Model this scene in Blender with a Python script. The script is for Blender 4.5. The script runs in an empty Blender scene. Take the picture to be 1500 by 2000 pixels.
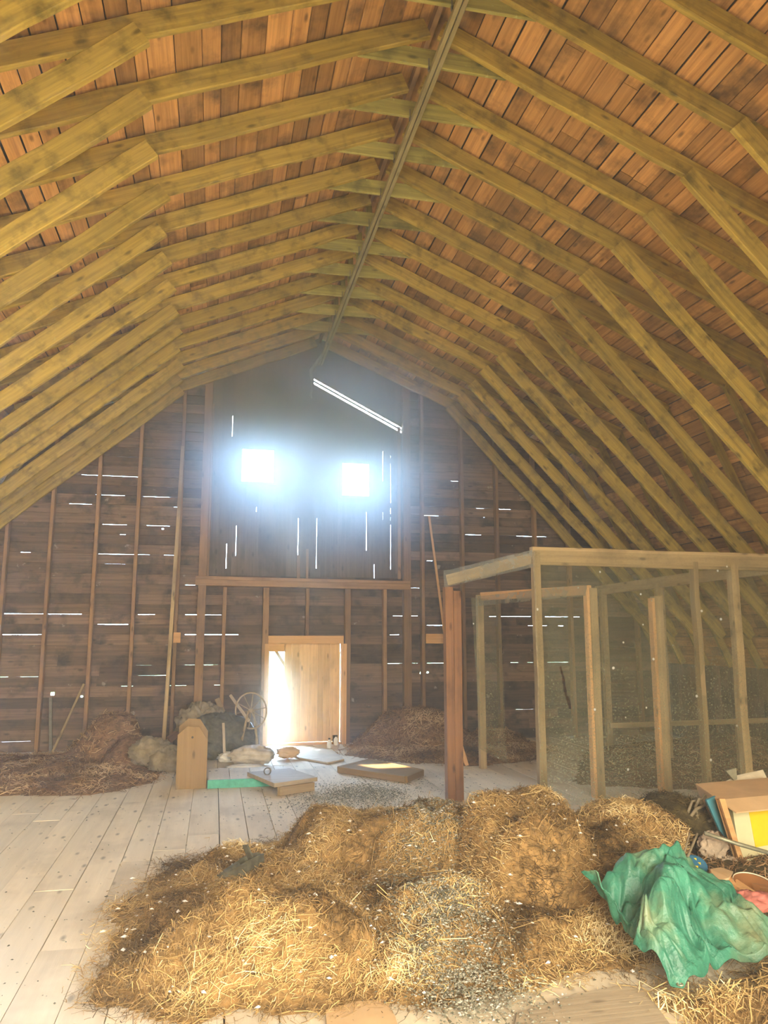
import bpy, math, random
import numpy as np
from mathutils import Vector, noise
random.seed(7); RNG = np.random.default_rng(7)
R = math.radians
SC = bpy.context.scene
COL = SC.collection

# ------------------------------------------------------------------ camera, world, lights, exposure
EYE = 1.6
YAW, PITCH, FPX = R(12.171), R(9.083), 1520.0
cam_data = bpy.data.cameras.new('camera')
cam = bpy.data.objects.new('camera', cam_data); COL.objects.link(cam)
cam.location = (0, 0, EYE)
cam.rotation_euler = (R(90) + PITCH, 0, -YAW)
cam_data.sensor_fit = 'HORIZONTAL'; cam_data.sensor_width = 36.0
cam_data.lens = 36.0 * FPX / 1500.0
cam_data.clip_start = 0.05; cam_data.clip_end = 500
SC.camera = cam
SC.view_settings.view_transform = 'Standard'; SC.view_settings.look = 'None'
SC.view_settings.gamma = 1.0; SC.view_settings.use_curve_mapping = False
SC.view_settings.exposure = 0.24
SC.cycles.use_denoising = True; SC.cycles.use_adaptive_sampling = True; SC.cycles.adaptive_threshold = 0.03; SC.cycles.volume_step_rate = 1.5
SC.cycles.max_bounces = 7; SC.cycles.diffuse_bounces = 4; SC.cycles.glossy_bounces = 2
SC.cycles.transparent_max_bounces = 12; SC.cycles.volume_bounces = 1
SC.cycles.sample_clamp_indirect = 6.0; SC.cycles.sample_clamp_direct = 30.0
SC.cycles.caustics_reflective = False; SC.cycles.caustics_refractive = False

SKY_DIM, SKY_GLARE = 1.2, 170.0
world = bpy.data.worlds.new('sky'); SC.world = world; world.use_nodes = True
wn, wl = world.node_tree.nodes, world.node_tree.links
wn.clear()
w_out = wn.new('ShaderNodeOutputWorld'); w_bg = wn.new('ShaderNodeBackground')
w_tc = wn.new('ShaderNodeTexCoord'); w_dot = wn.new('ShaderNodeVectorMath'); w_dot.operation = 'DOT_PRODUCT'
w_dot.inputs[1].default_value = (0.05, 0.90, 0.43)
w_map = wn.new('ShaderNodeMapRange'); w_map.interpolation_type = 'SMOOTHSTEP'
w_map.inputs['From Min'].default_value = 0.62; w_map.inputs['From Max'].default_value = 1.0
w_map.inputs['To Min'].default_value = SKY_DIM; w_map.inputs['To Max'].default_value = SKY_GLARE
wl.new(w_tc.outputs['Generated'], w_dot.inputs[0]); wl.new(w_dot.outputs['Value'], w_map.inputs['Value'])
w_bg.inputs['Color'].default_value = (0.50, 0.72, 1.0, 1)
wl.new(w_map.outputs['Result'], w_bg.inputs['Strength']); wl.new(w_bg.outputs['Background'], w_out.inputs['Surface'])

sun_d = bpy.data.lights.new('sun', 'SUN'); sun_d.energy = 30.0; sun_d.angle = R(1.2); sun_d.color = (1.0, 0.90, 0.70)
sun = bpy.data.objects.new('sun', sun_d); COL.objects.link(sun)
SUN_DIR = Vector((0.288, -0.511, -0.81))                 # the way its light travels: in through the gable
sun.rotation_euler = SUN_DIR.to_track_quat('-Z', 'Y').to_euler(); sun.location = (-4, 20, 20)

def area(name, loc, direction, sx, sy, power, color, portal=False, spread=180):
    d = bpy.data.lights.new(name, 'AREA'); d.shape = 'RECTANGLE'; d.size = sx; d.size_y = sy
    d.energy = power; d.color = color; d.spread = R(spread)
    if portal: d.cycles.is_portal = True
    o = bpy.data.objects.new(name, d); COL.objects.link(o); o.location = loc
    o.rotation_euler = Vector(direction).to_track_quat('-Z', 'Z').to_euler()
    return o
WARM = (1.0, 0.88, 0.66)
area('fill_lamp_back', (1.2, -2.85, 1.9), (-.12, 1, -0.6), 4.2, 3.4, 760, WARM, spread=120)          # fill lamp added behind the camera, in a made-up doorway
area('fill_lamp_roof', (-3.72, 5.6, 4.7), (0, 0, -1), 1.2, 3.8, 1500, WARM, spread=34)         # fill lamp added above a made-up gap in the left roof slope, out of frame
WIN = {1: (0.34, 0.83, 3.99, 4.51), 2: (1.93, 2.365, 3.83, 4.36)}                          # the two square gable openings
DOOR = (0.82, 1.925, 0.0, 1.49)
for k, (a, b, c, d) in WIN.items():
    area('gable_opening_portal', ((a + b) / 2, 12.16, (c + d) / 2), (0, -1, 0), b - a, d - c, 1, (1, 1, 1), True)
area('door_gap_portal', (0.95, 12.16, 0.7), (0, -1, 0), 0.26, 1.4, 1, (1, 1, 1), True)

# ------------------------------------------------------------------ pixel helper (1500 x 2000 frame) used to read positions off the photograph
_f = Vector((math.sin(YAW) * math.cos(PITCH), math.cos(YAW) * math.cos(PITCH), math.sin(PITCH)))
_r = Vector((math.cos(YAW), -math.sin(YAW), 0)); _u = _r.cross(_f)
def ray(x, y): return _r * ((x - 750) / FPX) - _u * ((y - 1000) / FPX) + _f
def at_y(x, y, Y): d = ray(x, y); return Vector((0, 0, EYE)) + d * (Y / d.y)
def at_z(x, y, Z): d = ray(x, y); return Vector((0, 0, EYE)) + d * ((Z - EYE) / d.z)

# ------------------------------------------------------------------ materials
def new_mat(name):
    m = bpy.data.materials.new(name); m.use_nodes = True
    nt = m.node_tree; nt.nodes.clear()
    out = nt.nodes.new('ShaderNodeOutputMaterial'); b = nt.nodes.new('ShaderNodeBsdfPrincipled')
    nt.links.new(b.outputs['BSDF'], out.inputs['Surface'])
    b.inputs['Specular IOR Level'].default_value = 0.2
    return m, nt, b, out
def N(nt, t, **kw):
    n = nt.nodes.new(t)
    for k, v in kw.items(): setattr(n, k, v)
    return n
def noise_tex(nt, vec, scale, detail=4, rough=0.6):
    n = N(nt, 'ShaderNodeTexNoise'); n.inputs['Scale'].default_value = scale; n.inputs['Detail'].default_value = detail
    n.inputs['Roughness'].default_value = rough; nt.links.new(vec, n.inputs['Vector']); return n.outputs['Fac']
def ramp(nt, fac, stops):
    r = N(nt, 'ShaderNodeValToRGB'); e = r.color_ramp.elements
    while len(e) < len(stops): e.new(0.5)
    for i, (p, c) in enumerate(stops): e[i].position = p; e[i].color = (*c, 1)
    nt.links.new(fac, r.inputs['Fac']); return r.outputs['Color']
def mix(nt, fac, a, b, mode='MIX'):
    m = N(nt, 'ShaderNodeMix', data_type='RGBA', blend_type=mode)
    if isinstance(fac, (int, float)): m.inputs[0].default_value = fac
    else: nt.links.new(fac, m.inputs[0])
    for s, v in ((6, a), (7, b)):
        if isinstance(v, tuple): m.inputs[s].default_value = (*v, 1)
        else: nt.links.new(v, m.inputs[s])
    return m.outputs[2]
def maprange(nt, v, a, b, c=0.0, d=1.0):
    m = N(nt, 'ShaderNodeMapRange'); nt.links.new(v, m.inputs['Value'])
    for i, x in enumerate((a, b, c, d)): m.inputs[1 + i].default_value = x
    return m.outputs['Result']
def attr(nt, name): return N(nt, 'ShaderNodeAttribute', attribute_name=name)

def wood(name, light, dark, stain=(0.03, 0.02, 0.012), stain_amt=0.5, stain_scale=1.6, spread=0.35, speck=None, rough=0.8, grain=26.0):
    """Sawn timber: grain along the board (gc.x), a tone of its own per board (tint), knots, dark blotches, optional pale specks."""
    m, nt, b, out = new_mat(name)
    gc = attr(nt, 'gc').outputs['Vector']; tint = attr(nt, 'tint').outputs['Fac']
    mp = N(nt, 'ShaderNodeMapping'); mp.inputs['Scale'].default_value = (1.1, grain, grain); nt.links.new(gc, mp.inputs['Vector'])
    g = noise_tex(nt, mp.outputs['Vector'], 1.0, 5, 0.65)
    c = ramp(nt, g, [(0.25, dark), (0.72, light)])
    t = maprange(nt, tint, 0, 1, 1 - spread, 1 + spread)
    tc = N(nt, 'ShaderNodeCombineColor')
    for i in range(3): nt.links.new(t, tc.inputs[i])
    c = mix(nt, 1.0, c, tc.outputs['Color'], 'MULTIPLY')
    mk = N(nt, 'ShaderNodeMapping'); mk.inputs['Scale'].default_value = (3.0, 8.0, 8.0); nt.links.new(gc, mk.inputs['Vector'])
    v = N(nt, 'ShaderNodeTexVoronoi'); v.inputs['Scale'].default_value = 1.0; nt.links.new(mk.outputs['Vector'], v.inputs['Vector'])
    kn = maprange(nt, v.outputs['Distance'], 0.06, 0.17, 0.75, 0.0)
    c = mix(nt, kn, c, tuple(x * 0.35 for x in dark))
    s = noise_tex(nt, gc, stain_scale, 5, 0.6)
    c = mix(nt, maprange(nt, s, 0.50, 0.72, 0.0, stain_amt), c, stain)
    if speck:
        ob = N(nt, 'ShaderNodeTexCoord').outputs['Object']
        sp = noise_tex(nt, ob, speck[2] if len(speck) > 2 else 9.0, 3, 0.6)
        c = mix(nt, maprange(nt, sp, speck[1], speck[1] + 0.06, 0, 0.6), c, speck[0])
    nt.links.new(c, b.inputs['Base Color']); b.inputs['Roughness'].default_value = rough
    bp = N(nt, 'ShaderNodeBump'); bp.inputs['Strength'].default_value = 0.35; bp.inputs['Distance'].default_value = 0.01
    nt.links.new(g, bp.inputs['Height']); nt.links.new(bp.outputs['Normal'], b.inputs['Normal'])
    return m
def plain(name, c, rough=0.7, metal=0.0, vary=0.25, scale=14.0, bump=0.2):
    m, nt, b, out = new_mat(name)
    ob = N(nt, 'ShaderNodeTexCoord').outputs['Object']
    n = noise_tex(nt, ob, scale, 4, 0.6)
    col = ramp(nt, n, [(0.3, tuple(x * (1 - vary) for x in c)), (0.7, tuple(min(1, x * (1 + vary)) for x in c))])
    nt.links.new(col, b.inputs['Base Color']); b.inputs['Roughness'].default_value = rough; b.inputs['Metallic'].default_value = metal
    if bump:
        bp = N(nt, 'ShaderNodeBump'); bp.inputs['Strength'].default_value = bump; bp.inputs['Distance'].default_value = 0.01
        nt.links.new(n, bp.inputs['Height']); nt.links.new(bp.outputs['Normal'], b.inputs['Normal'])
    return m
def tinted(name, stops, rough=0.85, transl=0.0):
    """Straw, chaff and fluff: the colour of each strand or bit comes from its own tint."""
    m, nt, b, out = new_mat(name)
    c = ramp(nt, attr(nt, 'tint').outputs['Fac'], stops)
    nt.links.new(c, b.inputs['Base Color']); b.inputs['Roughness'].default_value = rough
    return m

M = {}
M['rafter'] = wood('olive_sawn_pine', (0.50, 0.355, 0.068), (0.215, 0.155, 0.034), (0.09, 0.07, 0.015), 0.75, 6.0, 0.28, ((0.45, 0.52, 0.20), 0.70, 5.0))
M['tie'] = wood('olive_green_tie', (0.44, 0.38, 0.10), (0.17, 0.155, 0.045), (0.055, 0.055, 0.02), 0.7, 3.0, 0.3, ((0.50, 0.52, 0.22), 0.66, 8.0))  # olive green grain with paler specks
M['track'] = wood('grey_olive_track', (0.40, 0.34, 0.16), (0.26, 0.21, 0.10), (0.08, 0.07, 0.04), 0.5, 3.0, 0.2)
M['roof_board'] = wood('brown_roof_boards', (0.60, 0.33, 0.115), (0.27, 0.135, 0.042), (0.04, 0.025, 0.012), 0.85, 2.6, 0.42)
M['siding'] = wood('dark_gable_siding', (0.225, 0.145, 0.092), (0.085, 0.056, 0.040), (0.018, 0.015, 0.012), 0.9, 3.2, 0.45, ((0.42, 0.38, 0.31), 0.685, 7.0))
M['hay_door'] = wood('grey_brown_door_boards', (0.16, 0.12, 0.09), (0.08, 0.06, 0.045), (0.03, 0.025, 0.02), 0.6, 2.0, 0.2)
M['stud'] = wood('orange_brown_studs', (0.34, 0.20, 0.095), (0.18, 0.10, 0.05), (0.06, 0.04, 0.03), 0.5, 2.2, 0.3)
M['door'] = wood('pale_door_planks', (0.76, 0.53, 0.28), (0.54, 0.35, 0.17), (0.14, 0.08, 0.04), 0.45, 2.0, 0.15)
M['floor'] = wood('worn_pale_floor_planks', (0.80, 0.70, 0.52), (0.66, 0.57, 0.42), (0.32, 0.26, 0.18), 0.55, 1.1, 0.07, None, 0.85, 14.0)
M['stall'] = wood('weathered_stall_timber', (0.46, 0.34, 0.17), (0.27, 0.19, 0.10), (0.08, 0.06, 0.04), 0.5, 2.2, 0.2)
M['post_dark'] = wood('dark_red_brown_post', (0.26, 0.13, 0.06), (0.13, 0.065, 0.035), (0.03, 0.02, 0.015), 0.5, 2.2, 0.2)
M['fresh'] = wood('fresh_orange_pine', (0.72, 0.42, 0.18), (0.52, 0.28, 0.11), (0.2, 0.1, 0.05), 0.25, 2.0, 0.1)
M['plywood'] = wood('tan_plywood', (0.30, 0.195, 0.085), (0.22, 0.14, 0.058), (0.10, 0.07, 0.035), 0.3, 1.5, 0.1)
M['panel'] = wood('pale_hatch_boards', (0.50, 0.41, 0.28), (0.37, 0.29, 0.19), (0.2, 0.15, 0.1), 0.4, 1.5, 0.15)
M['teal'] = plain('teal_paint', (0.09, 0.40, 0.29), 0.6)
M['iron'] = plain('old_iron', (0.16, 0.15, 0.12), 0.6, 0.4)
M['dull_metal'] = plain('dull_grey_metal', (0.30, 0.29, 0.20), 0.5, 0.5)
M['shell'] = plain('roof_shingles', (0.07, 0.06, 0.055), 0.9)
M['outer_ground'] = plain('meadow_grass', (0.10, 0.20, 0.035), 0.9, 0, 0.5, 3.0)
M['hay_base'] = plain('matted_hay', (0.25, 0.15, 0.055), 0.95, 0, 0.7, 18.0, 0.8)
M['hay'] = tinted('hay_stalks', [(0.0, (0.07, 0.040, 0.014)), (0.45, (0.34, 0.215, 0.085)), (0.85, (0.62, 0.44, 0.18)), (1.0, (0.85, 0.70, 0.40))])
M['old_hay'] = tinted('old_brown_hay', [(0.0, (0.09, 0.045, 0.02)), (0.5, (0.34, 0.20, 0.09)), (1.0, (0.64, 0.45, 0.24))])
M['old_base'] = plain('matted_old_hay', (0.20, 0.11, 0.05), 0.95, 0, 0.6, 14.0, 0.8)
M['dark_base'] = plain('dark_rotten_hay', (0.075, 0.055, 0.02), 0.95, 0, 0.6, 18.0, 0.8)
M['dark_hay'] = tinted('dark_hay_stalks', [(0.0, (0.03, 0.02, 0.008)), (0.7, (0.12, 0.085, 0.03)), (1.0, (0.32, 0.20, 0.08))])
M['chaff'] = tinted('grey_seed_chaff', [(0.0, (0.07, 0.07, 0.045)), (0.6, (0.24, 0.23, 0.17)), (0.85, (0.45, 0.42, 0.34)), (1.0, (0.85, 0.83, 0.78))])
M['fluff'] = plain('white_fluff', (0.82, 0.80, 0.74), 0.95, 0, 0.1)
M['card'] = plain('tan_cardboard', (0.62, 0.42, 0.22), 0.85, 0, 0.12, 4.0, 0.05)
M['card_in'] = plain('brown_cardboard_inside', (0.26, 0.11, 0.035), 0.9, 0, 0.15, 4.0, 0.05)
M['sack'] = plain('pale_plastic_sack', (0.52, 0.46, 0.37), 0.5, 0, 0.25, 9.0)
M['rag'] = plain('dirty_grey_rag', (0.26, 0.21, 0.13), 0.95, 0, 0.35, 12.0)
M['paper'] = plain('crumpled_cream_paper', (0.72, 0.64, 0.46), 0.9, 0, 0.12, 10.0)
M['yellow'] = plain('yellow_print', (0.72, 0.52, 0.01), 0.6, 0, 0.08, 5.0, 0)
M['cream'] = plain('cream_label', (0.60, 0.56, 0.33), 0.7, 0, 0.08, 6.0, 0)
M['blue'] = plain('teal_blue_paint', (0.06, 0.24, 0.30), 0.6, 0, 0.15, 6.0)
M['blue_lid'] = plain('blue_label', (0.03, 0.14, 0.25), 0.5, 0, 0.2, 9.0)
M['black'] = plain('dark_plastic', (0.03, 0.028, 0.02), 0.5)
M['leather'] = plain('cracked_grey_leather', (0.10, 0.095, 0.065), 0.7, 0, 0.4, 16.0)
M['pink'] = plain('faded_red_cloth', (0.42, 0.14, 0.11), 0.9, 0, 0.3, 10.0)
M['news'] = plain('grey_pink_newspaper', (0.36, 0.28, 0.20), 0.9, 0, 0.3, 24.0)
M['white_plastic'] = plain('white_plastic', (0.80, 0.78, 0.72), 0.5, 0, 0.08)
M['wheelwood'] = wood('dusty_turned_wood', (0.42, 0.32, 0.18), (0.26, 0.19, 0.10), spread=0.15)

# green tarp: faded with bald tan dust patches
_m, nt, b, out = new_mat('faded_green_tarp')
ob = N(nt, 'ShaderNodeTexCoord').outputs['Object']
n1 = noise_tex(nt, ob, 5.0, 5, 0.65); n2 = noise_tex(nt, ob, 2.2, 4, 0.6)
c = ramp(nt, n1, [(0.3, (0.018, 0.105, 0.065)), (0.7, (0.05, 0.235, 0.15))])
c = mix(nt, maprange(nt, n2, 0.48, 0.66, 0, 0.75), c, (0.22, 0.22, 0.115))
nt.links.new(c, b.inputs['Base Color']); b.inputs['Roughness'].default_value = 0.45; b.inputs['Specular IOR Level'].default_value = 0.4
bp = N(nt, 'ShaderNodeBump'); bp.inputs['Strength'].default_value = 0.5; bp.inputs['Distance'].default_value = 0.02
nt.links.new(noise_tex(nt, ob, 22.0, 4, 0.6), bp.inputs['Height']); nt.links.new(bp.outputs['Normal'], b.inputs['Normal'])
M['tarp'] = _m
# dusty clear plastic film
def film(name, base, dust, scol, thr):
    m, nt, b, out = new_mat(name)
    ob = N(nt, 'ShaderNodeTexCoord').outputs['Object']
    tr = N(nt, 'ShaderNodeBsdfTransparent'); df = N(nt, 'ShaderNodeBsdfDiffuse'); tl = N(nt, 'ShaderNodeBsdfTranslucent')
    ad = N(nt, 'ShaderNodeMixShader'); ad.inputs[0].default_value = 0.5
    nt.links.new(df.outputs[0], ad.inputs[1]); nt.links.new(tl.outputs[0], ad.inputs[2])
    sp = noise_tex(nt, ob, 60.0, 3, 0.7); big = noise_tex(nt, ob, 2.0, 4, 0.6)
    f1 = maprange(nt, big, 0.3, 0.7, base, base + dust)
    vv = N(nt, 'ShaderNodeTexVoronoi'); vv.inputs['Scale'].default_value = 9.0; nt.links.new(ob, vv.inputs['Vector'])
    spot = maprange(nt, vv.outputs['Distance'], 0.09, 0.15, 1.0, 0.0)
    keep = N(nt, 'ShaderNodeSeparateColor'); nt.links.new(vv.outputs['Color'], keep.inputs[0])
    k2 = maprange(nt, keep.outputs[0], 0.80, 0.82)
    mu = N(nt, 'ShaderNodeMath', operation='MULTIPLY'); nt.links.new(spot, mu.inputs[0]); nt.links.new(k2, mu.inputs[1])
    xyz = N(nt, 'ShaderNodeSeparateXYZ'); nt.links.new(ob, xyz.inputs[0]); low = maprange(nt, xyz.outputs['Z'], 1.9, 0.4, 0.10, 0.50)
    fine = N(nt, 'ShaderNodeMath', operation='MULTIPLY'); nt.links.new(maprange(nt, sp, thr, thr + 0.08), fine.inputs[0]); nt.links.new(low, fine.inputs[1]); fine = fine.outputs[0]
    a1 = N(nt, 'ShaderNodeMath', operation='ADD'); nt.links.new(f1, a1.inputs[0]); nt.links.new(fine, a1.inputs[1])
    a2 = N(nt, 'ShaderNodeMath', operation='ADD', use_clamp=True); nt.links.new(a1.outputs[0], a2.inputs[0]); nt.links.new(mu.outputs[0], a2.inputs[1])
    sc = mix(nt, mu.outputs[0], scol, (0.85, 0.84, 0.76))
    for q in (df, tl): nt.links.new(sc, q.inputs['Color'])
    mx = N(nt, 'ShaderNodeMixShader'); nt.links.new(a2.outputs[0], mx.inputs[0])
    nt.links.new(tr.outputs[0], mx.inputs[1]); nt.links.new(ad.outputs[0], mx.inputs[2]); nt.links.new(mx.outputs[0], out.inputs['Surface'])
    nt.nodes.remove(b)
    return m
M['film'] = film('dusty_clear_film', 0.15, 0.14, (0.40, 0.40, 0.23), 0.54)
M['film_edge'] = film('dusty_film_strip', 0.28, 0.30, (0.42, 0.44, 0.38), 0.58)

# ------------------------------------------------------------------ mesh building
ORG = {}
class MB:
    def __init__(s): s.v, s.f, s.t, s.g = [], [], [], []
    def add(s, verts, faces, tint=None, gc=None):
        o = len(s.v); t = random.random() if tint is None else tint
        s.v += [tuple(v) for v in verts]; s.f += [tuple(i + o for i in f) for f in faces]; s.t += [t] * len(faces)
        s.g += list(gc) if gc is not None else [tuple(v) for v in verts]
    def beam(s, p0, p1, w, h, up=(0, 0, 1), seg=1, cham=0.004, wob=0.0, tint=None, cut0=0.0, cut1=0.0):
        """A timber from p0 to p1, w wide (sideways), h deep (along up), with chamfered edges."""
        p0, p1 = Vector(p0), Vector(p1); a = p1 - p0; L = a.length; a.normalize()
        sd = a.cross(Vector(up)); sd = sd.normalized() if sd.length > 1e-6 else Vector((1, 0, 0)); u = sd.cross(a)
        c = min(cham, w * .3, h * .3); hw, hh = w / 2, h / 2
        prof = [(-hw + c, -hh), (hw - c, -hh), (hw, -hh + c), (hw, hh - c), (hw - c, hh), (-hw + c, hh), (-hw, hh - c), (-hw, -hh + c)]
        vs, gs = [], []; r0 = [random.uniform(0, 40) for _ in range(3)]
        for k in range(seg + 1):
            t = k / seg; off = Vector((0, 0, 0))
            if wob and 0 < k < seg: off = sd * random.uniform(-wob, wob) + u * random.uniform(-wob, wob)
            for x, y in prof:
                sh = (cut0 * (1 - t) - cut1 * t) * y if seg == 1 else (cut0 * y if k == 0 else (-cut1 * y if k == seg else 0))
                vs.append(p0 + a * (L * t + sh) + sd * x + u * y + off); gs.append((L * t + r0[0], x + r0[1], y + r0[2]))
        fs = []
        for k in range(seg):
            for i in range(8):
                j = (i + 1) % 8; fs.append((k * 8 + i, k * 8 + j, k * 8 + 8 + j, k * 8 + 8 + i))
        fs.append(tuple(range(7, -1, -1))); fs.append(tuple(seg * 8 + i for i in range(8)))
        s.add(vs, fs, tint, gs); return s
    def box(s, lo, hi, grain=0, tint=None):
        x0, y0, z0 = lo; x1, y1, z1 = hi
        vs = [(x, y, z) for z in (z0, z1) for y in (y0, y1) for x in (x0, x1)]
        fs = [(0, 2, 3, 1), (4, 5, 7, 6), (0, 1, 5, 4), (2, 6, 7, 3), (0, 4, 6, 2), (1, 3, 7, 5)]
        r0 = [random.uniform(0, 40) for _ in range(3)]
        od = [grain] + [i for i in range(3) if i != grain]
        s.add(vs, fs, tint, [tuple(v[i] + r0[k] for k, i in enumerate(od)) for v in vs]); return s
    def tube(s, pts, r, n=8, tint=None, closed=False):
        pts = [Vector(p) for p in pts]; m = len(pts); rr = r if isinstance(r, (list, tuple)) else [r] * m
        vs, fs = [], []; prev = None
        for k, p in enumerate(pts):
            a = (pts[(k + 1) % m] - pts[k - 1]) if closed else (pts[min(k + 1, m - 1)] - pts[max(k - 1, 0)])
            a.normalize()
            if prev is None:
                q = a.cross(Vector((0, 0, 1))); prev = q.normalized() if q.length > 1e-3 else Vector((1, 0, 0))
            q = (prev - a * prev.dot(a)).normalized(); prev = q; w = a.cross(q)
            for i in range(n):
                th = 2 * math.pi * i / n; vs.append(p + (q * math.cos(th) + w * math.sin(th)) * rr[k])
        for k in range(m if closed else m - 1):
            for i in range(n):
                j = (i + 1) % n; k2 = (k + 1) % m; fs.append((k * n + i, k * n + j, k2 * n + j, k2 * n + i))
        if not closed: fs.append(tuple(range(n - 1, -1, -1))); fs.append(tuple((m - 1) * n + i for i in range(n)))
        s.add(vs, fs, tint); return s
    def lathe(s, c, prof, n=24, axis=(0, 0, 1), tint=None):
        """prof: (radius, height) pairs turned about an axis through c."""
        ax = Vector(axis).normalized(); q = ax.orthogonal().normalized(); w = ax.cross(q); c = Vector(c)
        vs, fs = [], []
        for r, h in prof:
            for i in range(n):
                th = 2 * math.pi * i / n; vs.append(c + ax * h + (q * math.cos(th) + w * math.sin(th)) * r)
        for k in range(len(prof) - 1):
            for i in range(n):
                j = (i + 1) % n; fs.append((k * n + i, k * n + j, (k + 1) * n + j, (k + 1) * n + i))
        s.add(vs, fs, tint); return s
    def prism(s, poly, off, tint=None):
        """Closed prism: polygon of points, extruded by the vector off."""
        n = len(poly); off = Vector(off); vs = [Vector(p) for p in poly] + [Vector(p) + off for p in poly]
        fs = [tuple(range(n - 1, -1, -1)), tuple(range(n, 2 * n))] + [(i, (i + 1) % n, n + (i + 1) % n, n + i) for i in range(n)]
        s.add(vs, fs, tint); return s
    def blob(s, c, r, sc=(1, 1, 1), amp=0.25, f=3.0, nu=14, nv=10, tint=None, ridge=False, flat=None):
        c = Vector(c); vs, fs = [], []; sd = Vector((random.uniform(0, 99),) * 3)
        for j in range(nv + 1):
            ph = math.pi * j / nv
            for i in range(nu):
                th = 2 * math.pi * i / nu
                d = Vector((math.sin(ph) * math.cos(th), math.sin(ph) * math.sin(th), math.cos(ph)))
                q = noise.noise(d * f * .5 + sd) + .5 * noise.noise(d * f + sd)
                if ridge: q = 0.5 - abs(q) * 2 + .3 * noise.noise(d * f * 2 + sd)
                v = d * r * (1 + amp * q); v = Vector((v.x * sc[0], v.y * sc[1], v.z * sc[2])) + c
                if flat is not None: v.z = max(v.z, flat)
                vs.append(v)
        for j in range(nv):
            for i in range(nu):
                k = (i + 1) % nu; fs.append((j * nu + i, (j + 1) * nu + i, (j + 1) * nu + k, j * nu + k))
        s.add(vs, fs, tint); return s
    def build(s, name, mat, parent=None, smooth=False, mats=None):
        return mesh_obj(name, np.array(s.v, dtype=np.float32), s.f, mat, parent, s.t, np.array(s.g, dtype=np.float32), smooth)
def mesh_obj(name, v, f, mat, parent=None, tint=None, gc=None, smooth=False):
    me = bpy.data.meshes.new(name)
    org = ORG.get(parent.name, (0, 0, 0)) if parent else (0, 0, 0)
    v = np.asarray(v, dtype=np.float32) - np.array(org, dtype=np.float32)
    me.from_pydata(v.tolist(), [], f if isinstance(f, list) else f.tolist())
    if tint is not None:
        a = me.attributes.new('tint', 'FLOAT', 'FACE'); a.data.foreach_set('value', np.asarray(tint, dtype=np.float32))
    if gc is not None:
        a = me.attributes.new('gc', 'FLOAT_VECTOR', 'POINT'); a.data.foreach_set('vector', np.asarray(gc, dtype=np.float32).ravel())
    if smooth: me.polygons.foreach_set('use_smooth', [True] * len(me.polygons))
    me.materials.append(mat); me.update()
    o = bpy.data.objects.new(name, me); COL.objects.link(o)
    if parent: o.parent = parent; ORG[o.name] = org
    return o
def tag(o, label, cat, group=None, kind=None):
    o['label'] = label; o['category'] = cat
    if group: o['group'] = group
    if kind: o['kind'] = kind
    return o
def thing(name, loc, label, cat, group=None, kind=None):
    o = bpy.data.objects.new(name, None); COL.objects.link(o); o.empty_display_size = 0.1
    o.location = loc; ORG[o.name] = tuple(loc); return tag(o, label, cat, group, kind)
def struct(o, label=None, cat=None):
    o['kind'] = 'structure'
    if label: o['label'] = label; o['category'] = cat
    return o
def root(mb, name, mat, loc, **kw):
    """A one-mesh thing with its origin at its base."""
    o = mb.build(name, mat, None, **kw); L = Vector(loc)
    me = o.data; co = np.empty(len(me.vertices) * 3, dtype=np.float32); me.vertices.foreach_get('co', co)
    co = co.reshape(-1, 3) - np.array(L, dtype=np.float32); me.vertices.foreach_set('co', co.ravel()); me.update()
    o.location = L; ORG[o.name] = tuple(L); return o

# ------------------------------------------------------------------ roof section (undersides), mirrored about the ridge line x = CXR
CXR = 1.53
PEAK, KNEE, BREAK, EAVE = (0.0, 6.43), (2.19, 5.488), (4.22, 4.615), (5.86, 1.15)      # (distance from the ridge, height) of the roof boards' underside
YB, YF = -3.0, 12.12                                                                  # wall behind the camera, gable wall
def rp(side, p, y, lift=0.0): return Vector((CXR + side * p[0], y, p[1] + lift))
def roof_z(x):
    d = abs(x - CXR); P = [PEAK, KNEE, BREAK, EAVE]
    for a, b_ in zip(P, P[1:]):
        if d <= b_[0]: return a[1] + (b_[1] - a[1]) * (d - a[0]) / (b_[0] - a[0])
    return -1
ADDED_ROOF_GAP = (3.7, 7.5, 3.85)                                                           # gap made up for the fill lamp, left lower slope: from y, to y, up to height
shell = MB()
for sd in (-1, 1):
    for a, b_ in ((PEAK, KNEE), (KNEE, BREAK), (BREAK, EAVE)):
        e_ = (Vector(b_) - Vector(a)).normalized() * .07; a, b_ = tuple(Vector(a) - e_), tuple(Vector(b_) + e_)
        runs = [(YB - .3, YF + .35)]
        if sd < 0 and b_[1] < 2: runs = [(YB - .3, ADDED_ROOF_GAP[0]), (ADDED_ROOF_GAP[1], YF + .35)]
        for y0, y1 in runs:
            q = [rp(sd, a, y0, .03), rp(sd, b_, y0, .03), rp(sd, b_, y1, .03), rp(sd, a, y1, .03)]
            d = (q[1] - q[0]).cross(q[3] - q[0]).normalized(); d = d if d.z > 0 else -d
            shell.prism([p + d * 0.03 for p in q], d * 0.06)
        if len(runs) == 2:                                                            # the strip of roof left above the gap
            k = (b_[0] - a[0]) / (b_[1] - a[1]); m_ = (a[0] + k * (ADDED_ROOF_GAP[2] - a[1]), ADDED_ROOF_GAP[2])
            q = [rp(sd, a, ADDED_ROOF_GAP[0], .03), rp(sd, m_, ADDED_ROOF_GAP[0], .03), rp(sd, m_, ADDED_ROOF_GAP[1], .03), rp(sd, a, ADDED_ROOF_GAP[1], .03)]
            d = (q[1] - q[0]).cross(q[3] - q[0]).normalized(); d = d if d.z > 0 else -d
            shell.prism([p + d * 0.03 for p in q], d * 0.06)
ceiling = struct(shell.build('ceiling', M['shell']))
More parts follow.
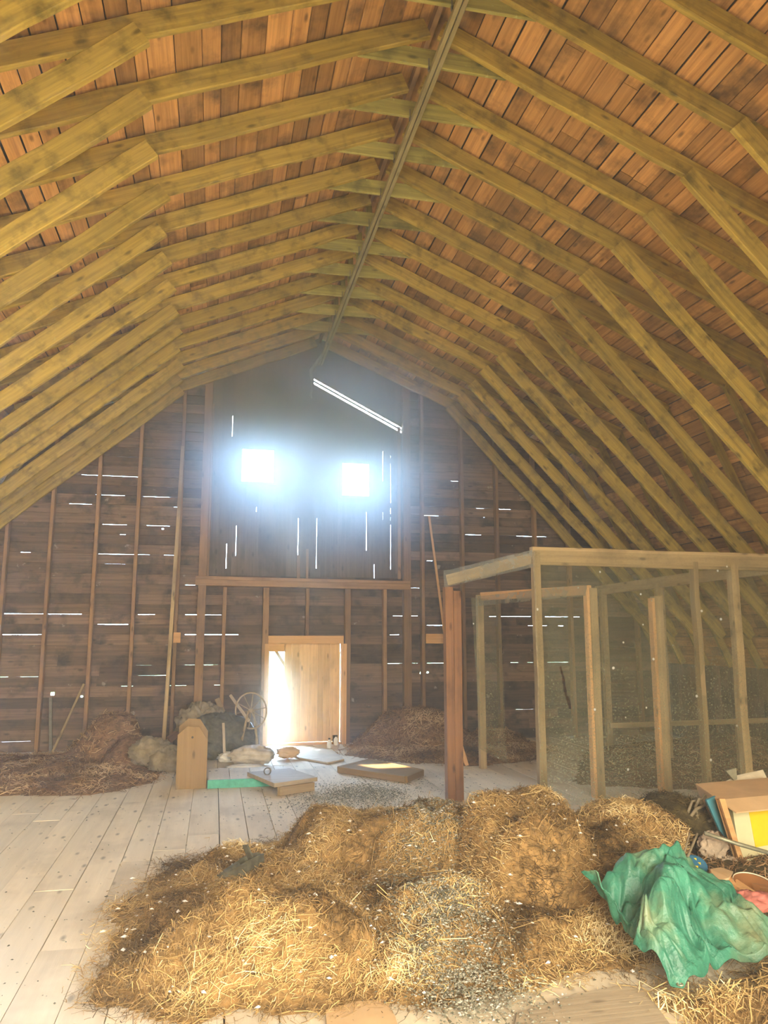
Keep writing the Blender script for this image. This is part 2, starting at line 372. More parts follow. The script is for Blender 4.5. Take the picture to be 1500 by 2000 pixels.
for sd in (-1, 1):
    for a, b_, nm in ((PEAK, KNEE, 'upper'), (KNEE, BREAK, 'middle'), (BREAK, EAVE, 'lower')):
        A3, B3 = rp(sd, a, 0), rp(sd, b_, 0); ax = (B3 - A3); L = ax.length; ax.normalize()
        nrm = Vector((0, 1, 0)).cross(ax); nrm = nrm if nrm.z > 0 else -nrm
        mb = MB(); s = 0.0
        while s < L - 0.02:
            w = min(random.uniform(0.13, 0.20), L - s); g = random.choice((0.005, 0.008, 0.012, 0.018))
            y = YB + random.uniform(-2, 0)
            while y < YF:
                y2 = y + random.uniform(2.8, 4.6); ya, yb_ = max(y, YB), min(y2, YF) - 0.004
                if yb_ > ya:
                    c = A3 + ax * (s + w / 2) + nrm * (0.011 + random.uniform(0, 0.004))
                    gap = sd < 0 and nm == 'lower' and c.z < ADDED_ROOF_GAP[2]
                    for u0, u1 in ([(ya, min(yb_, ADDED_ROOF_GAP[0])), (max(ya, ADDED_ROOF_GAP[1]), yb_)] if gap else [(ya, yb_)]):
                        if u1 > u0: mb.beam((c.x, u0, c.z), (c.x, u1, c.z), w - g, 0.022, up=nrm, cham=0.002)
                y = y2
            s += w
        mb.build('roof_boards', M['roof_board'], ceiling)
MBr = MB()
MBr.box((CXR - 0.02, YB, 6.335), (CXR + 0.02, YF - .05, 6.42), 1); MBr.build('ridge_board', M['stud'], ceiling)

# ------------------------------------------------------------------ walls
def subtract(r, h):
    x0, x1, z0, z1 = r; a, b_, c, d = h
    if a >= x1 or b_ <= x0 or c >= z1 or d <= z0: return [r]
    out = []
    if a > x0: out.append((x0, a, z0, z1)); x0 = a
    if b_ < x1: out.append((b_, x1, z0, z1)); x1 = b_
    if c > z0: out.append((x0, x1, z0, c))
    if d < z1: out.append((x0, x1, d, z1))
    return out
# slits of daylight between the boards of the gable, read off the photograph: x0, y0, x1, y1
SLITS = [(227,892,349,901),(159,934,192,936),(200,936,273,941),(282,942,343,944),(187,959,349,967),(112,977,179,981),(326,989,348,990),
 (200,1028,247,1030),(286,1032,331,1034),(107,1046,133,1049),(196,1051,245,1053),(16,1067,114,1071),(193,1075,341,1081),(205,1098,244,1099),
 (5,1189,160,1192),(270,1195,333,1196),(2,1238,81,1239),(190,1217,250,1218),(16,1313,75,1313),(179,1314,257,1315),(270,1315,348,1316),(266,1290,296,1291),
 (0,1440,60,1439),(0,1465,158,1464),(331,1338,429,1340),(237,1339,260,1339),(362,1149,426,1151),(362,1198,432,1198),(361,1244,465,1246),(361,1290,426,1291),
 (768,1202,816,1204),(762,1247,786,1248),(757,1292,816,1292),(834,1292,867,1292),(768,1359,819,1359),(786,1145,819,1146),(834,1226,869,1227),(834,1096,845,1096),
 (798,930,895,933),(907,933,950,935),(795,1011,897,1016),(907,1016,947,1018),(930,996,962,998),(975,998,1015,1000),(847,1034,940,1037),(977,1039,1067,1043),
 (956,1206,1037,1208),(1065,1209,1133,1211),(1019,1229,1101,1231),(997,1293,1042,1294),(1069,1294,1110,1295),(981,1380,1042,1382)]
ROW = 0.148
holes = []
for x0, y0, x1, y1 in SLITS:
    a, b_ = at_y(x0, y0, YF), at_y(x1, y1, YF); z = round(((a.z + b_.z) / 2) / ROW) * ROW
    if x0 < 20: a.x -= 1.2
    x = a.x
    while x < b_.x:                                                                   # ragged: short stretches of differing width
        xe = min(b_.x, x + random.uniform(0.10, 0.32)); g = random.choice((0.002, 0.003, 0.0045, 0.006))
        if random.random() < 0.93: holes.append((x, xe, z - g, z))
        x = xe
for x, y, r in ((103, 1355, .028), (160, 1360, .018), (318, 1033, .014), (822, 1314, .02), (835, 1313, .018)):   # knot holes
    p = at_y(x, y, YF); holes.append((p.x - r, p.x + r, p.z - r * .8, p.z + r * .8))
HAYDOOR = (-0.18, 2.95)
rows = []
z = 0.0; wall_rects = []
while z < 6.5:
    for xa, xb in ((-4.4, 0.0 + HAYDOOR[0]), (HAYDOOR[0], HAYDOOR[1]), (HAYDOOR[1], 7.5)):
        if xa == HAYDOOR[0] and z > 2.4: continue
        d = 0
        for k in range(400):                                                          # clip the row to the roof line
            xs = CXR + (6.0 - k * 0.015)
            if roof_z(xs) > z + 0.06: d = xs - CXR; break
        x0, x1 = max(xa, CXR - d), min(xb, CXR + d)
        if x1 - x0 > 0.02:
            cuts = [x0]
            while x1 - cuts[-1] > 3.2: cuts.append(cuts[-1] + random.uniform(1.8, 3.0))
            for p, q in zip(cuts, cuts[1:] + [x1]): wall_rects.append((p, q, z, z + ROW, random.random()))
    z += ROW
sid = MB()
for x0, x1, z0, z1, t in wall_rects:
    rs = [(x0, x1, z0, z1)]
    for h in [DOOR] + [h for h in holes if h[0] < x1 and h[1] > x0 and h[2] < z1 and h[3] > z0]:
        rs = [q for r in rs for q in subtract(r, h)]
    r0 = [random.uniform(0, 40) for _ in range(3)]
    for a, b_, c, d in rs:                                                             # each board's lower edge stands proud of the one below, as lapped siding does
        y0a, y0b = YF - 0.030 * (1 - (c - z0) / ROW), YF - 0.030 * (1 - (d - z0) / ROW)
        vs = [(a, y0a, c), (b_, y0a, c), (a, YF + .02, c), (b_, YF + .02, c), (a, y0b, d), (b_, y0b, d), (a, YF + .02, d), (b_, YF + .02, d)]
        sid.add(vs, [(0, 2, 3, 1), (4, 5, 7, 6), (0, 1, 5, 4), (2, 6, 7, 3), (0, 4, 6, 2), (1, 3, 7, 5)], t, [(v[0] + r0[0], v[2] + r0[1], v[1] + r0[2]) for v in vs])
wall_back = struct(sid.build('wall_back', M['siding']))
# the tall hay door of upright boards in the gable peak, with its slits and the long gap under the right-hand roof slope
VS = [(455,802,852),(443,1062,1110),(462,1027,1085),(583,1012,1112),(619,1012,1110),(716,882,892),(716,1000,1075),(748,868,940),(748,1000,1015),(763,875,895),(763,905,982),(763,992,1004),(763,1010,1018),(763,1025,1112),(731,1102,1130),(501,990,999),(787,958,966)]
vh = []
for x, y0, y1 in VS:
    a, b_ = at_y(x, y0, YF), at_y(x, y1, YF); w = 0.0045 if y1 - y0 > 20 else 0.003
    n = max(1, int((a.z - b_.z) / .25))
    for k in range(n):
        za, zb = b_.z + (a.z - b_.z) * k / n, b_.z + (a.z - b_.z) * (k + 1) / n
        vh.append((a.x - w * random.uniform(.6, 1.3), a.x + w * random.uniform(.5, 1.2), za, zb))
hd = MB(); x = HAYDOOR[0]; seams = sorted(set([HAYDOOR[0], HAYDOOR[1]] + [0.22, 0.42, 0.62, 0.88, 1.06, 1.25, 1.45, 1.66, 1.86, 2.06, 2.28, 2.46, 2.65, 2.80, 0.02]))
g0, g1 = at_y(615, 745, YF), at_y(785, 840, YF); sl = (g1.z - g0.z) / (g1.x - g0.x)
for a, b_ in zip(seams, seams[1:]):
    top = min(roof_z(a), roof_z(b_)) + 0.02; t = random.random()
    zt = [roof_z(a) + .01, roof_z(b_) + .01]
    cut = []
    if a >= 1.44:
        zc = [g0.z + sl * (q - g0.x) - 0.055 for q in (a, b_)]; zc2 = [g0.z + sl * (q - g0.x) + 0.045 for q in (a, b_)]
        cut = [(zc, zc2)]
    rs = [(a, b_, 2.40, min(zt) - (1.35 if a >= 1.44 else .75))]
    for h in [WIN[1], WIN[2]] + vh: rs = [q for r in rs for q in subtract(r, h)]
    for r in rs: hd.box((r[0], YF, r[2]), (r[1], YF + .024, r[3]), 2, t)
    zb = min(zt) - 0.75
    def quad(l, u):
        vs = [(a, YF, l[0]), (b_, YF, l[1]), (a, YF + .024, l[0]), (b_, YF + .024, l[1]), (a, YF, u[0]), (b_, YF, u[1]), (a, YF + .024, u[0]), (b_, YF + .024, u[1])]
        hd.add(vs, [(0, 2, 3, 1), (4, 5, 7, 6), (0, 1, 5, 4), (2, 6, 7, 3), (0, 4, 6, 2), (1, 3, 7, 5)], t, [(v[2], v[0], v[1]) for v in vs])
    if cut:
        hd.box((a, YF, zb - .62), (b_, YF + .024, zb - .60), 2, t); zb -= .6
        quad((zb, zb), cut[0][0]); quad(cut[0][1], zt)
        quad([q + .040 for q in cut[0][0]], [q + .066 for q in cut[0][0]])              # the thin batten that splits the gap in two
    else: quad((zb, zb), zt)
hd.build('hay_door', M['hay_door'], wall_back)
for k, (a, b_, c, d) in WIN.items():
    fr = MB()
    fr.box((a - .05, YF - .02, d), (b_ + .05, YF - .002, d + .05), 0).box((a - .05, YF - .02, c - .05), (b_ + .05, YF - .002, c), 0)
    fr.box((a - .05, YF - .02, c), (a, YF - .002, d), 2).box((b_, YF - .02, c), (b_ + .05, YF - .002, d), 2)
    struct(fr.build('window_%d' % k, M['hay_door']))
def stud(x0, x1, z0, z1, y0=YF - 0.15, y1=YF - 0.031, mat='stud', name='stud', lean=0.0):
    mb = MB(); mb.beam(((x0 + x1) / 2, (y0 + y1) / 2, z0), ((x0 + x1) / 2 + lean, (y0 + y1) / 2, z1), x1 - x0, y1 - y0, up=(0, 1, 0), seg=4, wob=0.004)
    return mb.build(name, M[mat], wall_back)
for x in (-3.55, -2.96, -2.37, -1.745, -1.17, -0.56, 3.22, 3.89, 4.49, 5.15, 5.75, 6.35, 6.95):
    stud(x - .025, x + .025, 0, min(roof_z(x - .05), roof_z(x + .05)) - 0.02)
for x in (-0.20, 2.96): stud(x - .06, x + .06, 0 if x < 0 else 0, roof_z(x) - 0.06, YF - .16)   # hay door posts
stud(HAYDOOR[0] + .02, HAYDOOR[0] + .07, 2.5, 5.2, YF - .05); stud(2.83, 2.88, 2.5, 5.0, YF - .05)
for x in (0.14, 2.60): stud(x - .028, x + .028, 0, 2.33)
stud(1.36, 1.41, 1.60, 2.33)
for x in (0.755, 2.01): stud(x - .045, x + .045, 0, 2.33)
stud(1.22, 1.27, 2.42, 2.85, YF - .06); stud(1.36, 1.40, 2.42, 2.95, YF - .05)
mb = MB(); mb.beam((-0.30, YF - .09, 2.40), (3.0, YF - .09, 2.37), .16, .09, cham=.006).beam((-0.30, YF - .09, 2.47), (3.0, YF - .09, 2.44), .15, .05, cham=.006)
mb.build('top_plate', M['stud'], wall_back)
for px, py, wx in ((848, 1248, .30), (346, 1246, .10)):                                 # short blocks nailed between the studs
    p = at_y(px, py, YF - .1); mb = MB(); mb.box((p.x - wx / 2, YF - .17, p.z - .07), (p.x + wx / 2, YF - .14, p.z + .08), 0); mb.build('nailed_block', M['fresh'], wall_back)

# door_1: framed plank door slid most of the way across its opening
fr = MB(); x0, x1, z0, z1 = DOOR
fr.box((x0 - .02, YF - .17, z1), (x1 + .02, YF + .03, z1 + .12), 0)
fr.box((x0 - .07, YF - .175, 0.0), (x0, YF + .03, z1), 2).box((x1, YF - .175, 0.0), (x1 + .07, YF + .03, z1), 2)
fr.box((x0, YF - .10, -0.01), (x1, YF + .05, 0.025), 0)
door = struct(fr.build('door_1', M['fresh']))
lf = MB(); px = [1.06, 1.17, 1.31, 1.44, 1.57, 1.66, 1.76, 1.90]
for a, b_ in zip(px, px[1:]): lf.box((a + .0012, YF - .02, 0.03), (b_ - .0012 + (.016 if b_ == px[-1] else 0), YF + .008, 1.492), 2)
leaf = lf.build('door_leaf', M['door'], door)
mb = MB(); mb.box((1.06, YF + .008, .18), (1.90, YF + .03, .30), 0).box((1.06, YF + .008, 1.15), (1.90, YF + .03, 1.27), 0); mb.build('ledge', M['door'], leaf)
mb = MB(); mb.box((x0, YF - .02, 1.37), (1.07, YF + .01, z1), 0); mb.build('head_board', M['fresh'], door)
mb = MB(); mb.beam((0.92, YF + .05, 1.40), (1.10, YF + .05, 1.12), .04, .09, up=(0, 1, 0)); mb.build('brace', M['stud'], door)

# remaining walls and the floor
def boards(mb, x, ya, yb_, za, zb, flip):
    y = ya
    while y < yb_ - .01:
        w = min(random.uniform(.16, .22), yb_ - y); mb.box((x, y, za), (x + flip * .025, y + w - .004, zb), 2); y += w
XL, XR = CXR - EAVE[0], CXR + EAVE[0]
mb = MB(); boards(mb, XL, YB, YF, 0, 1.2, -1); struct(mb.build('wall_left', M['siding']))
mb = MB(); boards(mb, XR, YB, YF, 0, 1.2, 1); struct(mb.build('wall_right', M['siding']))
mb = MB(); z = 0
while z < 6.5:
    d = 0
    for k in range(400):
        if roof_z(CXR + 6.0 - k * .015) > z + .06: d = 6.0 - k * .015; break
    for r in subtract((CXR - d, CXR + d, z, z + .2), (-1.0, 3.4, 0.0, 3.6)): mb.box((r[0], YB - .03, r[2]), (r[1], YB, r[3] - .001), 0)  # made-up doorway left open around the added back lamp
    z += .2
struct(mb.build('wall_front', M['siding']))
fl = MB(); x = XL
while x < XR:
    w = random.uniform(.20, .27); y = YB - random.uniform(0, 3); zt = 0
    while y < YF:
        y2 = y + random.uniform(2.6, 4.4); fl.box((x + random.choice((.002, .004, .006)), max(y, YB), -.04), (x + w - random.choice((.001, .003)), min(y2, YF) - .003, random.uniform(-.004, 0)), 1); y = y2
    x += w
floor = struct(fl.build('floor', M['floor']))
mb = MB(); mb.box((XL, YB, -.16), (XR, YF, -.045), 1); mb.build('subfloor', M['shell'], floor)
mb = MB(); mb.box((-60, YF + .3, -.9), (60, 120, -.7), 0); g = struct(mb.build('ground', M['outer_ground']))
# added slab above the gable outside, unseen: keeps sun off the right opening
mb = MB()
mb.box((.55, YF + .04, 6.42), (2.9, YF + 1.8, 6.47), 0)
mb.build('added_sun_shade', M['shell'], ceiling)

# ------------------------------------------------------------------ roof frames
FRAME_Y = lambda k: 4.61 + 0.607 * k
ORD = ['first', 'second', 'third', 'fourth', 'fifth', 'sixth', 'seventh', 'eighth', 'ninth', 'tenth', 'eleventh', 'twelfth', 'thirteenth', 'fourteenth', 'fifteenth', 'sixteenth']
for k in range(12, -4, -1):
    y = FRAME_Y(k); n = 12 - k
    lab = 'gambrel truss of sawn rafters, %s counted from the far gable wall' % ORD[n]
    if k == 12: lab = 'gambrel truss of sawn rafters standing right against the far gable wall'
    t = thing('rafter_truss', (CXR, y, 0), lab, 'rafter truss', 'gambrel rafter trusses along the loft')
    for sd in (-1, 1):
        J = lambda s_=0.012: random.uniform(-s_, s_)
        tone = random.uniform(.25, .9)
        # upper rafter, ridge to the break of the roof
        g = random.uniform(.02, .10); a = Vector((CXR + sd * g, y, 6.315 - .43 * g)); e = Vector((CXR + sd * 4.17, y, 6.315 - .43 * 4.17))
        mb = MB(); mb.beam(a, e, .05, .165, up=(0, 0, 1), seg=14, wob=.006, tint=tone, cham=.006); mb.build('upper_rafter', M['rafter'], t)
        # inner chord lapped on the camera side of it, running down to the low wall
        d0 = 2.11 + J(.04); z0 = 5.33 + J(.012); d1, sl_ = (5.62, 1.05) if sd > 0 else (5.02, .875)
        a = Vector((CXR + sd * d0, y - .052, z0)); e = Vector((CXR + sd * d1, y - .052 + J(.03), z0 - sl_ * (d1 - d0)))
        mb = MB(); mb.beam(a, e, .052, .162, up=(0, 0, 1), seg=10, wob=.008, tint=random.uniform(.3, .95), cham=.006); mb.build('lower_chord', M['rafter'], t)
        # steep outer rafter carrying the boards of the lower slope
        mb = MB(); mb.beam((CXR + sd * 4.15, y + .01, 4.55), (CXR + sd * 5.76, y + .01, 1.18), .048, .10, up=(0, 0, 1), seg=3, tint=random.uniform(.1, .6)); mb.build('outer_rafter', M['rafter'], t)
    if k <= 10:
        mb = MB(); w = .60; dz = random.uniform(-.008, .008); mb.beam((CXR - w, y + .041, 6.063 - dz), (CXR + w, y + .041, 6.063 + dz), .03, .15, tint=random.uniform(.3, 1))
        mb.build('collar_tie', M['tie'], t)

# iron hay track under the collar ties
TX, TZ = 1.535, 5.955
t = thing('hay_track', (TX, 8, TZ), 'long twin-rail hay track fixed below the collar ties along the ridge', 'hay track')
mb = MB()
for dx in (-.0215, .0215): mb.beam((TX + dx, YB + .2, TZ), (TX + dx, YF - .1, TZ), .033, .05, seg=14, wob=.003, cham=.003)
mb.build('rail', M['track'], t)
for k in range(-2, 12):
    y = FRAME_Y(k) + .035
    for dx in (-.046, .046):
        mb = MB(); mb.box((TX + dx - .004, y - .012, TZ), (TX + dx + .004, y + .012, TZ + .10), 2); mb.build('clip', M['iron'], t)
for k in (5, 6, 7, 8, 9, 10):
    y = FRAME_Y(k) + .25
    mb = MB(); mb.box((CXR - .03, y - .03, 5.98), (CXR + .03, y + .03, 6.335), 2); mb.build('drop_block', M['tie'], t)
p = at_y(608, 735, 11.6)
mb = MB(); mb.tube([(TX - .02, p.y, TZ), p + Vector((-.01, 0, .08)), p, p + Vector((.005, 0, -.16)), p + Vector((.01, 0, -.22)), p + Vector((-.01, 0, -.30)), p + Vector((0, 0, -.36))], [.03, .03, .022, .008, .008, .02, .022], 8); mb.build('trolley_hook', M['dull_metal'], t)
#STAGE2
# ------------------------------------------------------------------ the stall: rough timber frame with clear plastic film
t = thing('stall_frame', (3.08, 7.17, 0), 'open timber stall of weathered posts and top beams hung with dusty clear plastic film', 'stall')
SY = 7.19
mb = MB(); mb.beam((3.085, SY, 0), (3.085, SY, 2.44), .075, .075, up=(0, 1, 0), seg=6, wob=.004); mb.build('post', M['stall'], t)
mb = MB(); mb.beam((2.330, 7.70, 0), (2.330, 7.70, 2.10), .082, .10, up=(0, 1, 0), seg=5, wob=.003); mb.beam((2.415, 7.70, 0), (2.415, 7.70, 2.06), .082, .10, up=(0, 1, 0), seg=5, wob=.003); mb.build('post', M['post_dark'], t)
for x, y, w, h in ((4.83, SY, .055, 2.36), (5.28, SY, .085, 2.34), (6.45, SY, .085, 2.36)):
    mb = MB(); mb.beam((x, y, 0), (x, y, h), w, .09, up=(0, 1, 0), seg=6, wob=.006); mb.build('post', M['stall'], t)
for x, y, w, h in ((3.86, 7.56, .085, 2.10), (4.57, 7.50, .095, 2.02), (5.78, 9.4, .09, 2.3), (5.80, 11.0, .09, 2.3)):
    mb = MB(); mb.beam((x, y, 0), (x, y, h), w, .09, up=(0, 1, 0), seg=6, wob=.005); mb.build('post', M['stall'], t)
for x, y, h in ((3.795, 7.55, 2.12), (4.505, 7.49, 2.0)):
    mb = MB(); mb.beam((x, y, 0), (x, y, h), .032, .09, up=(0, 1, 0)); o = mb.build('post_facing', M['fresh'], t)
mb = MB(); mb.beam((3.04, SY, 2.40), (6.7, SY, 2.38), .075, .15, seg=5, wob=.004); mb.beam((3.04, SY - .01, 2.325), (6.7, SY - .01, 2.30), .05, .055, seg=5, wob=.003); mb.build('top_beam', M['stall'], t)
mb = MB(); mb.beam((3.08, 7.20, 2.37), (2.33, 7.70, 2.17), .05, .11); mb.build('top_beam', M['stall'], t)
mb = MB(); mb.beam((3.83, 7.54, 2.08), (3.30, 9.43, 2.10), .045, .10); mb.build('inner_beam', M['fresh'], t)
mb = MB(); mb.beam((3.28, 9.45, 0), (3.28, 9.45, 2.12), .08, .08, up=(0, 1, 0)); mb.build('post', M['stall'], t)
mb = MB(); mb.beam((5.80, 11.2, 2.30), (5.74, 7.2, 2.32), .05, .14); mb.build('inner_beam', M['stall'], t)
mb = MB(); mb.beam((4.5, 8.5, .585), (7.0, 8.5, .60), .03, .06); mb.beam((6.2, 8.53, 0), (6.2, 8.53, .62), .06, .06, up=(0, 1, 0)); mb.build('low_rail', M['stall'], t)
def film_sheet(c0, c1, c2, c3, nu, nv, amp, f, skip=None):
    """A hung sheet between four corners (bottom left, bottom right, top right, top left), softly wrinkled, with optional tears."""
    c0, c1, c2, c3 = map(Vector, (c0, c1, c2, c3)); nrm = (c1 - c0).cross(c3 - c0).normalized(); vs, fs = [], []
    for j in range(nv + 1):
        for i in range(nu + 1):
            u, v = i / nu, j / nv; p = (c0 * (1 - u) + c1 * u) * (1 - v) + (c3 * (1 - u) + c2 * u) * v
            q = noise.noise(Vector((p.x * f, p.y * f, p.z * f * .5))) + .4 * noise.noise(p * f * 3)
            e = 0.15 if j in (0,) else 0
            vs.append(p + nrm * amp * q + Vector((0, 0, e * amp * noise.noise(p * 9))))
    for j in range(nv):
        for i in range(nu):
            a = j * (nu + 1) + i; cc = (vs[a] + vs[a + nu + 2]) / 2
            if skip and skip(cc): continue
            fs.append((a, a + 1, a + nu + 2, a + nu + 1))
    return vs, fs
tear = [at_y(x, y, SY - .06) for x, y in ((1094, 1300), (1100, 1325), (1105, 1352), (1116, 1388))]
def torn(c):
    for a, b_ in zip(tear, tear[1:]):
        if b_.z <= c.z <= a.z:
            k = (a.z - c.z) / (a.z - b_.z); return abs(c.x - (a.x + (b_.x - a.x) * k)) < .012 + .008 * noise.noise(c * 25)
    return False
vs, fs = film_sheet((3.04, SY - .055, .03), (6.7, SY - .055, .03), (6.7, SY - .055, 2.42), (3.04, SY - .055, 2.44), 330, 60, .012, 1.6, torn)
mesh_obj('plastic_film', vs, fs, M['film'], t, [0.5] * len(fs), smooth=True)
for a, b_, hz in (((3.03, 7.13, 2.27), (2.27, 7.64, 2.09), .17), ((3.78, 7.50, 2.02), (3.24, 9.45, 1.98), .12)):
    vs, fs = film_sheet(a, b_, (b_[0], b_[1], b_[2] + hz), (a[0], a[1], a[2] + hz), 50, 10, .02, 5)
    mesh_obj('plastic_film', vs, fs, M['film_edge'], t, [0.5] * len(fs), smooth=True)
vs, fs = film_sheet((3.22, 9.40, .25), (3.48, 9.15, .1), (3.44, 9.15, 2.05), (3.16, 9.42, 2.08), 24, 50, .03, 4)
mesh_obj('plastic_film', vs, fs, M['film'], t, [0.5] * len(fs), smooth=True)
mb = MB(); pts = [Vector((3.045 + .012 * noise.noise(Vector((0, 0, z * 3))), SY - .06 + .01 * math.sin(z * 9), z)) for z in np.linspace(.55, 2.42, 30)]
mb.tube(pts, .009, 6); mb.build('rolled_film_edge', M['rag'], t)

# ------------------------------------------------------------------ hay
def smooth(a): a = np.clip(a, 0, 1); return a * a * (3 - 2 * a)
def vnoise(X, Y, f, z=0.0): return np.array([noise.noise(Vector((x * f, y * f, z))) for x, y in zip(X.ravel(), Y.ravel())]).reshape(X.shape)
def poly_dist(X, Y, P):
    """Signed distance inside a polygon (positive inside)."""
    P = np.array(P, float); d = np.full(X.shape, 1e9); ins = np.zeros(X.shape, bool)
    for a, b_ in zip(P, np.roll(P, -1, 0)):
        e = b_ - a; w0, w1 = X - a[0], Y - a[1]; k = np.clip((w0 * e[0] + w1 * e[1]) / (e @ e), 0, 1)
        d = np.minimum(d, np.hypot(w0 - e[0] * k, w1 - e[1] * k))
        c = ((a[1] <= Y) & (b_[1] > Y)) | ((b_[1] <= Y) & (a[1] > Y))
        with np.errstate(divide='ignore', invalid='ignore'): xi = a[0] + (Y - a[1]) / (b_[1] - a[1] if b_[1] != a[1] else 1e-9) * e[0]
        ins ^= c & (X < xi)
    return np.where(ins, d, -d)
class Heap:
    def __init__(s, P, edge, base, bumps, res=.035, lump=.05, tilt=None):
        P = np.array(P); lo, hi = P.min(0) - .08, P.max(0) + .08
        s.lo, s.res = lo, res; nx, ny = [int(v) + 2 for v in (hi - lo) / res]
        X, Y = np.meshgrid(lo[0] + np.arange(nx) * res, lo[1] + np.arange(ny) * res)
        D = poly_dist(X, Y, P) + .10 * vnoise(X, Y, 3.0, 5) + .05 * vnoise(X, Y, 8.0, 2)
        Hh = base * smooth(D / edge)
        for bx, by, rx, ry, h, pw in bumps:
            r = np.sqrt(((X - bx) / rx) ** 2 + ((Y - by) / ry) ** 2); Hh = np.maximum(Hh, Hh * .35 + h * smooth((1 - r) * pw) * smooth(D / .16))
        Hh += smooth(D / edge) * (lump * vnoise(X, Y, 3.2, 1) + lump * .6 * vnoise(X, Y, 7.5, 3) + lump * .35 * vnoise(X, Y, 17, 4))
        s.H = np.where(D > 0, np.maximum(Hh, 0.004), -.02); s.X, s.Y, s.nx, s.ny, s.D = X, Y, nx, ny, D
    def z(s, x, y):
        fx, fy = (x - s.lo[0]) / s.res, (y - s.lo[1]) / s.res
        i = np.clip(fx.astype(int), 0, s.nx - 2); j = np.clip(fy.astype(int), 0, s.ny - 2); u, v = fx - i, fy - j
        H_ = s.H; return (H_[j, i] * (1 - u) + H_[j, i + 1] * u) * (1 - v) + (H_[j + 1, i] * (1 - u) + H_[j + 1, i + 1] * u) * v
    def mesh(s, name, mat, loc):
        vs = np.stack([s.X, s.Y, s.H], -1).reshape(-1, 3); keep = (s.H > 0)
        fs = []
        for j in range(s.ny - 1):
            for i in range(s.nx - 1):
                if keep[j, i] or keep[j, i + 1] or keep[j + 1, i] or keep[j + 1, i + 1]:
                    a = j * s.nx + i; fs.append((a, a + 1, a + s.nx + 1, a + s.nx))
        used = sorted(set(i for f in fs for i in f)); mp = {u: k for k, u in enumerate(used)}
        v = vs[used] - np.array(loc); o = mesh_obj(name, v, [tuple(mp[i] for i in f) for f in fs], mat, None, [0.5] * len(fs), smooth=True)
        o.location = loc; ORG[o.name] = tuple(loc); return o
    def sample(s, n, spill=0.0):
        out = []
        while sum(len(o) for o in out) < n:
            x = s.lo[0] + RNG.random(n) * (s.nx - 2) * s.res; y = s.lo[1] + RNG.random(n) * (s.ny - 2) * s.res
            fx = ((x - s.lo[0]) / s.res).astype(int); fy = ((y - s.lo[1]) / s.res).astype(int); d = s.D[fy, fx]
            k = RNG.random(n) < np.where(d > 0, .35 + .65 * smooth(d / .15), np.exp(d / .05) * spill); out.append(np.stack([x[k], y[k]], -1))
        return np.concatenate(out)[:n]
def strands(parent, name, mat, P, Nn, lmin, lmax, w, lift=.35, tint=None, flow=None):
    """Ribbons of straw lying on points P (with surface normals Nn)."""
    n = len(P); th = RNG.random(n) * 2 * np.pi if flow is None else flow + RNG.normal(0, .8, n)
    d = np.stack([np.cos(th), np.sin(th), np.zeros(n)], -1); d -= Nn * (d * Nn).sum(-1, keepdims=True); d += Nn * RNG.normal(0, lift, (n, 1)); d /= np.linalg.norm(d, axis=-1, keepdims=True)
    L = (lmin + (lmax - lmin) * RNG.random(n) ** 2)[:, None]; side = np.cross(d, Nn + RNG.normal(0, .6, (n, 3))); side /= np.linalg.norm(side, axis=-1, keepdims=True) + 1e-9
    bend = np.cross(d, side) * RNG.normal(0, .16, (n, 1)) + side * RNG.normal(0, .14, (n, 1))
    c = P + Nn * (RNG.random((n, 1)) * .012 + .002); ww = (w * (.5 + RNG.random(n)))[:, None] * .5
    rows = []
    for k, kk in ((-1, 0), (0, 1), (1, 0)):
        q = c + d * L * .5 * k + bend * L * kk; rows += [q - side * ww, q + side * ww]
    V = np.stack(rows, 1); V[..., 2] = np.maximum(V[..., 2], .003); V = V.reshape(-1, 3); o = (np.arange(n) * 6)[:, None]
    F = np.concatenate([o + np.array([[0, 1, 3, 2]]), o + np.array([[2, 3, 5, 4]])], 1).reshape(-1, 4)
    t_ = RNG.random(n) if tint is None else np.clip(tint + RNG.normal(0, .16, n), 0, 1)
    return mesh_obj(name, V, F, mat, parent, np.repeat(t_, 2))
def heap_normals(h, p, e=.03):
    zx = (h.z(p[:, 0] + e, p[:, 1]) - h.z(p[:, 0] - e, p[:, 1])) / (2 * e); zy = (h.z(p[:, 0], p[:, 1] + e) - h.z(p[:, 0], p[:, 1] - e)) / (2 * e)
    nn = np.stack([-zx, -zy, np.ones(len(p))], -1); return nn / np.linalg.norm(nn, axis=-1, keepdims=True)
def dress(h, parent, mat, n, lmin, lmax, w, spill=.5, base_t=.5, lift=.3, name='loose_stalks'):
    p = h.sample(n, spill); z = np.maximum(h.z(p[:, 0], p[:, 1]), 0)
    tt = base_t + 1.0 * np.array([noise.noise(Vector((x * 2.2, y * 2.2, 9))) for x, y in p])
    fl = 2.5 * np.array([noise.noise(Vector((x * 1.5, y * 1.5, 4))) for x, y in p]) + 1.2
    return strands(parent, name, mat, np.column_stack([p, z]), heap_normals(h, p), lmin, lmax, w, lift, tt, fl)
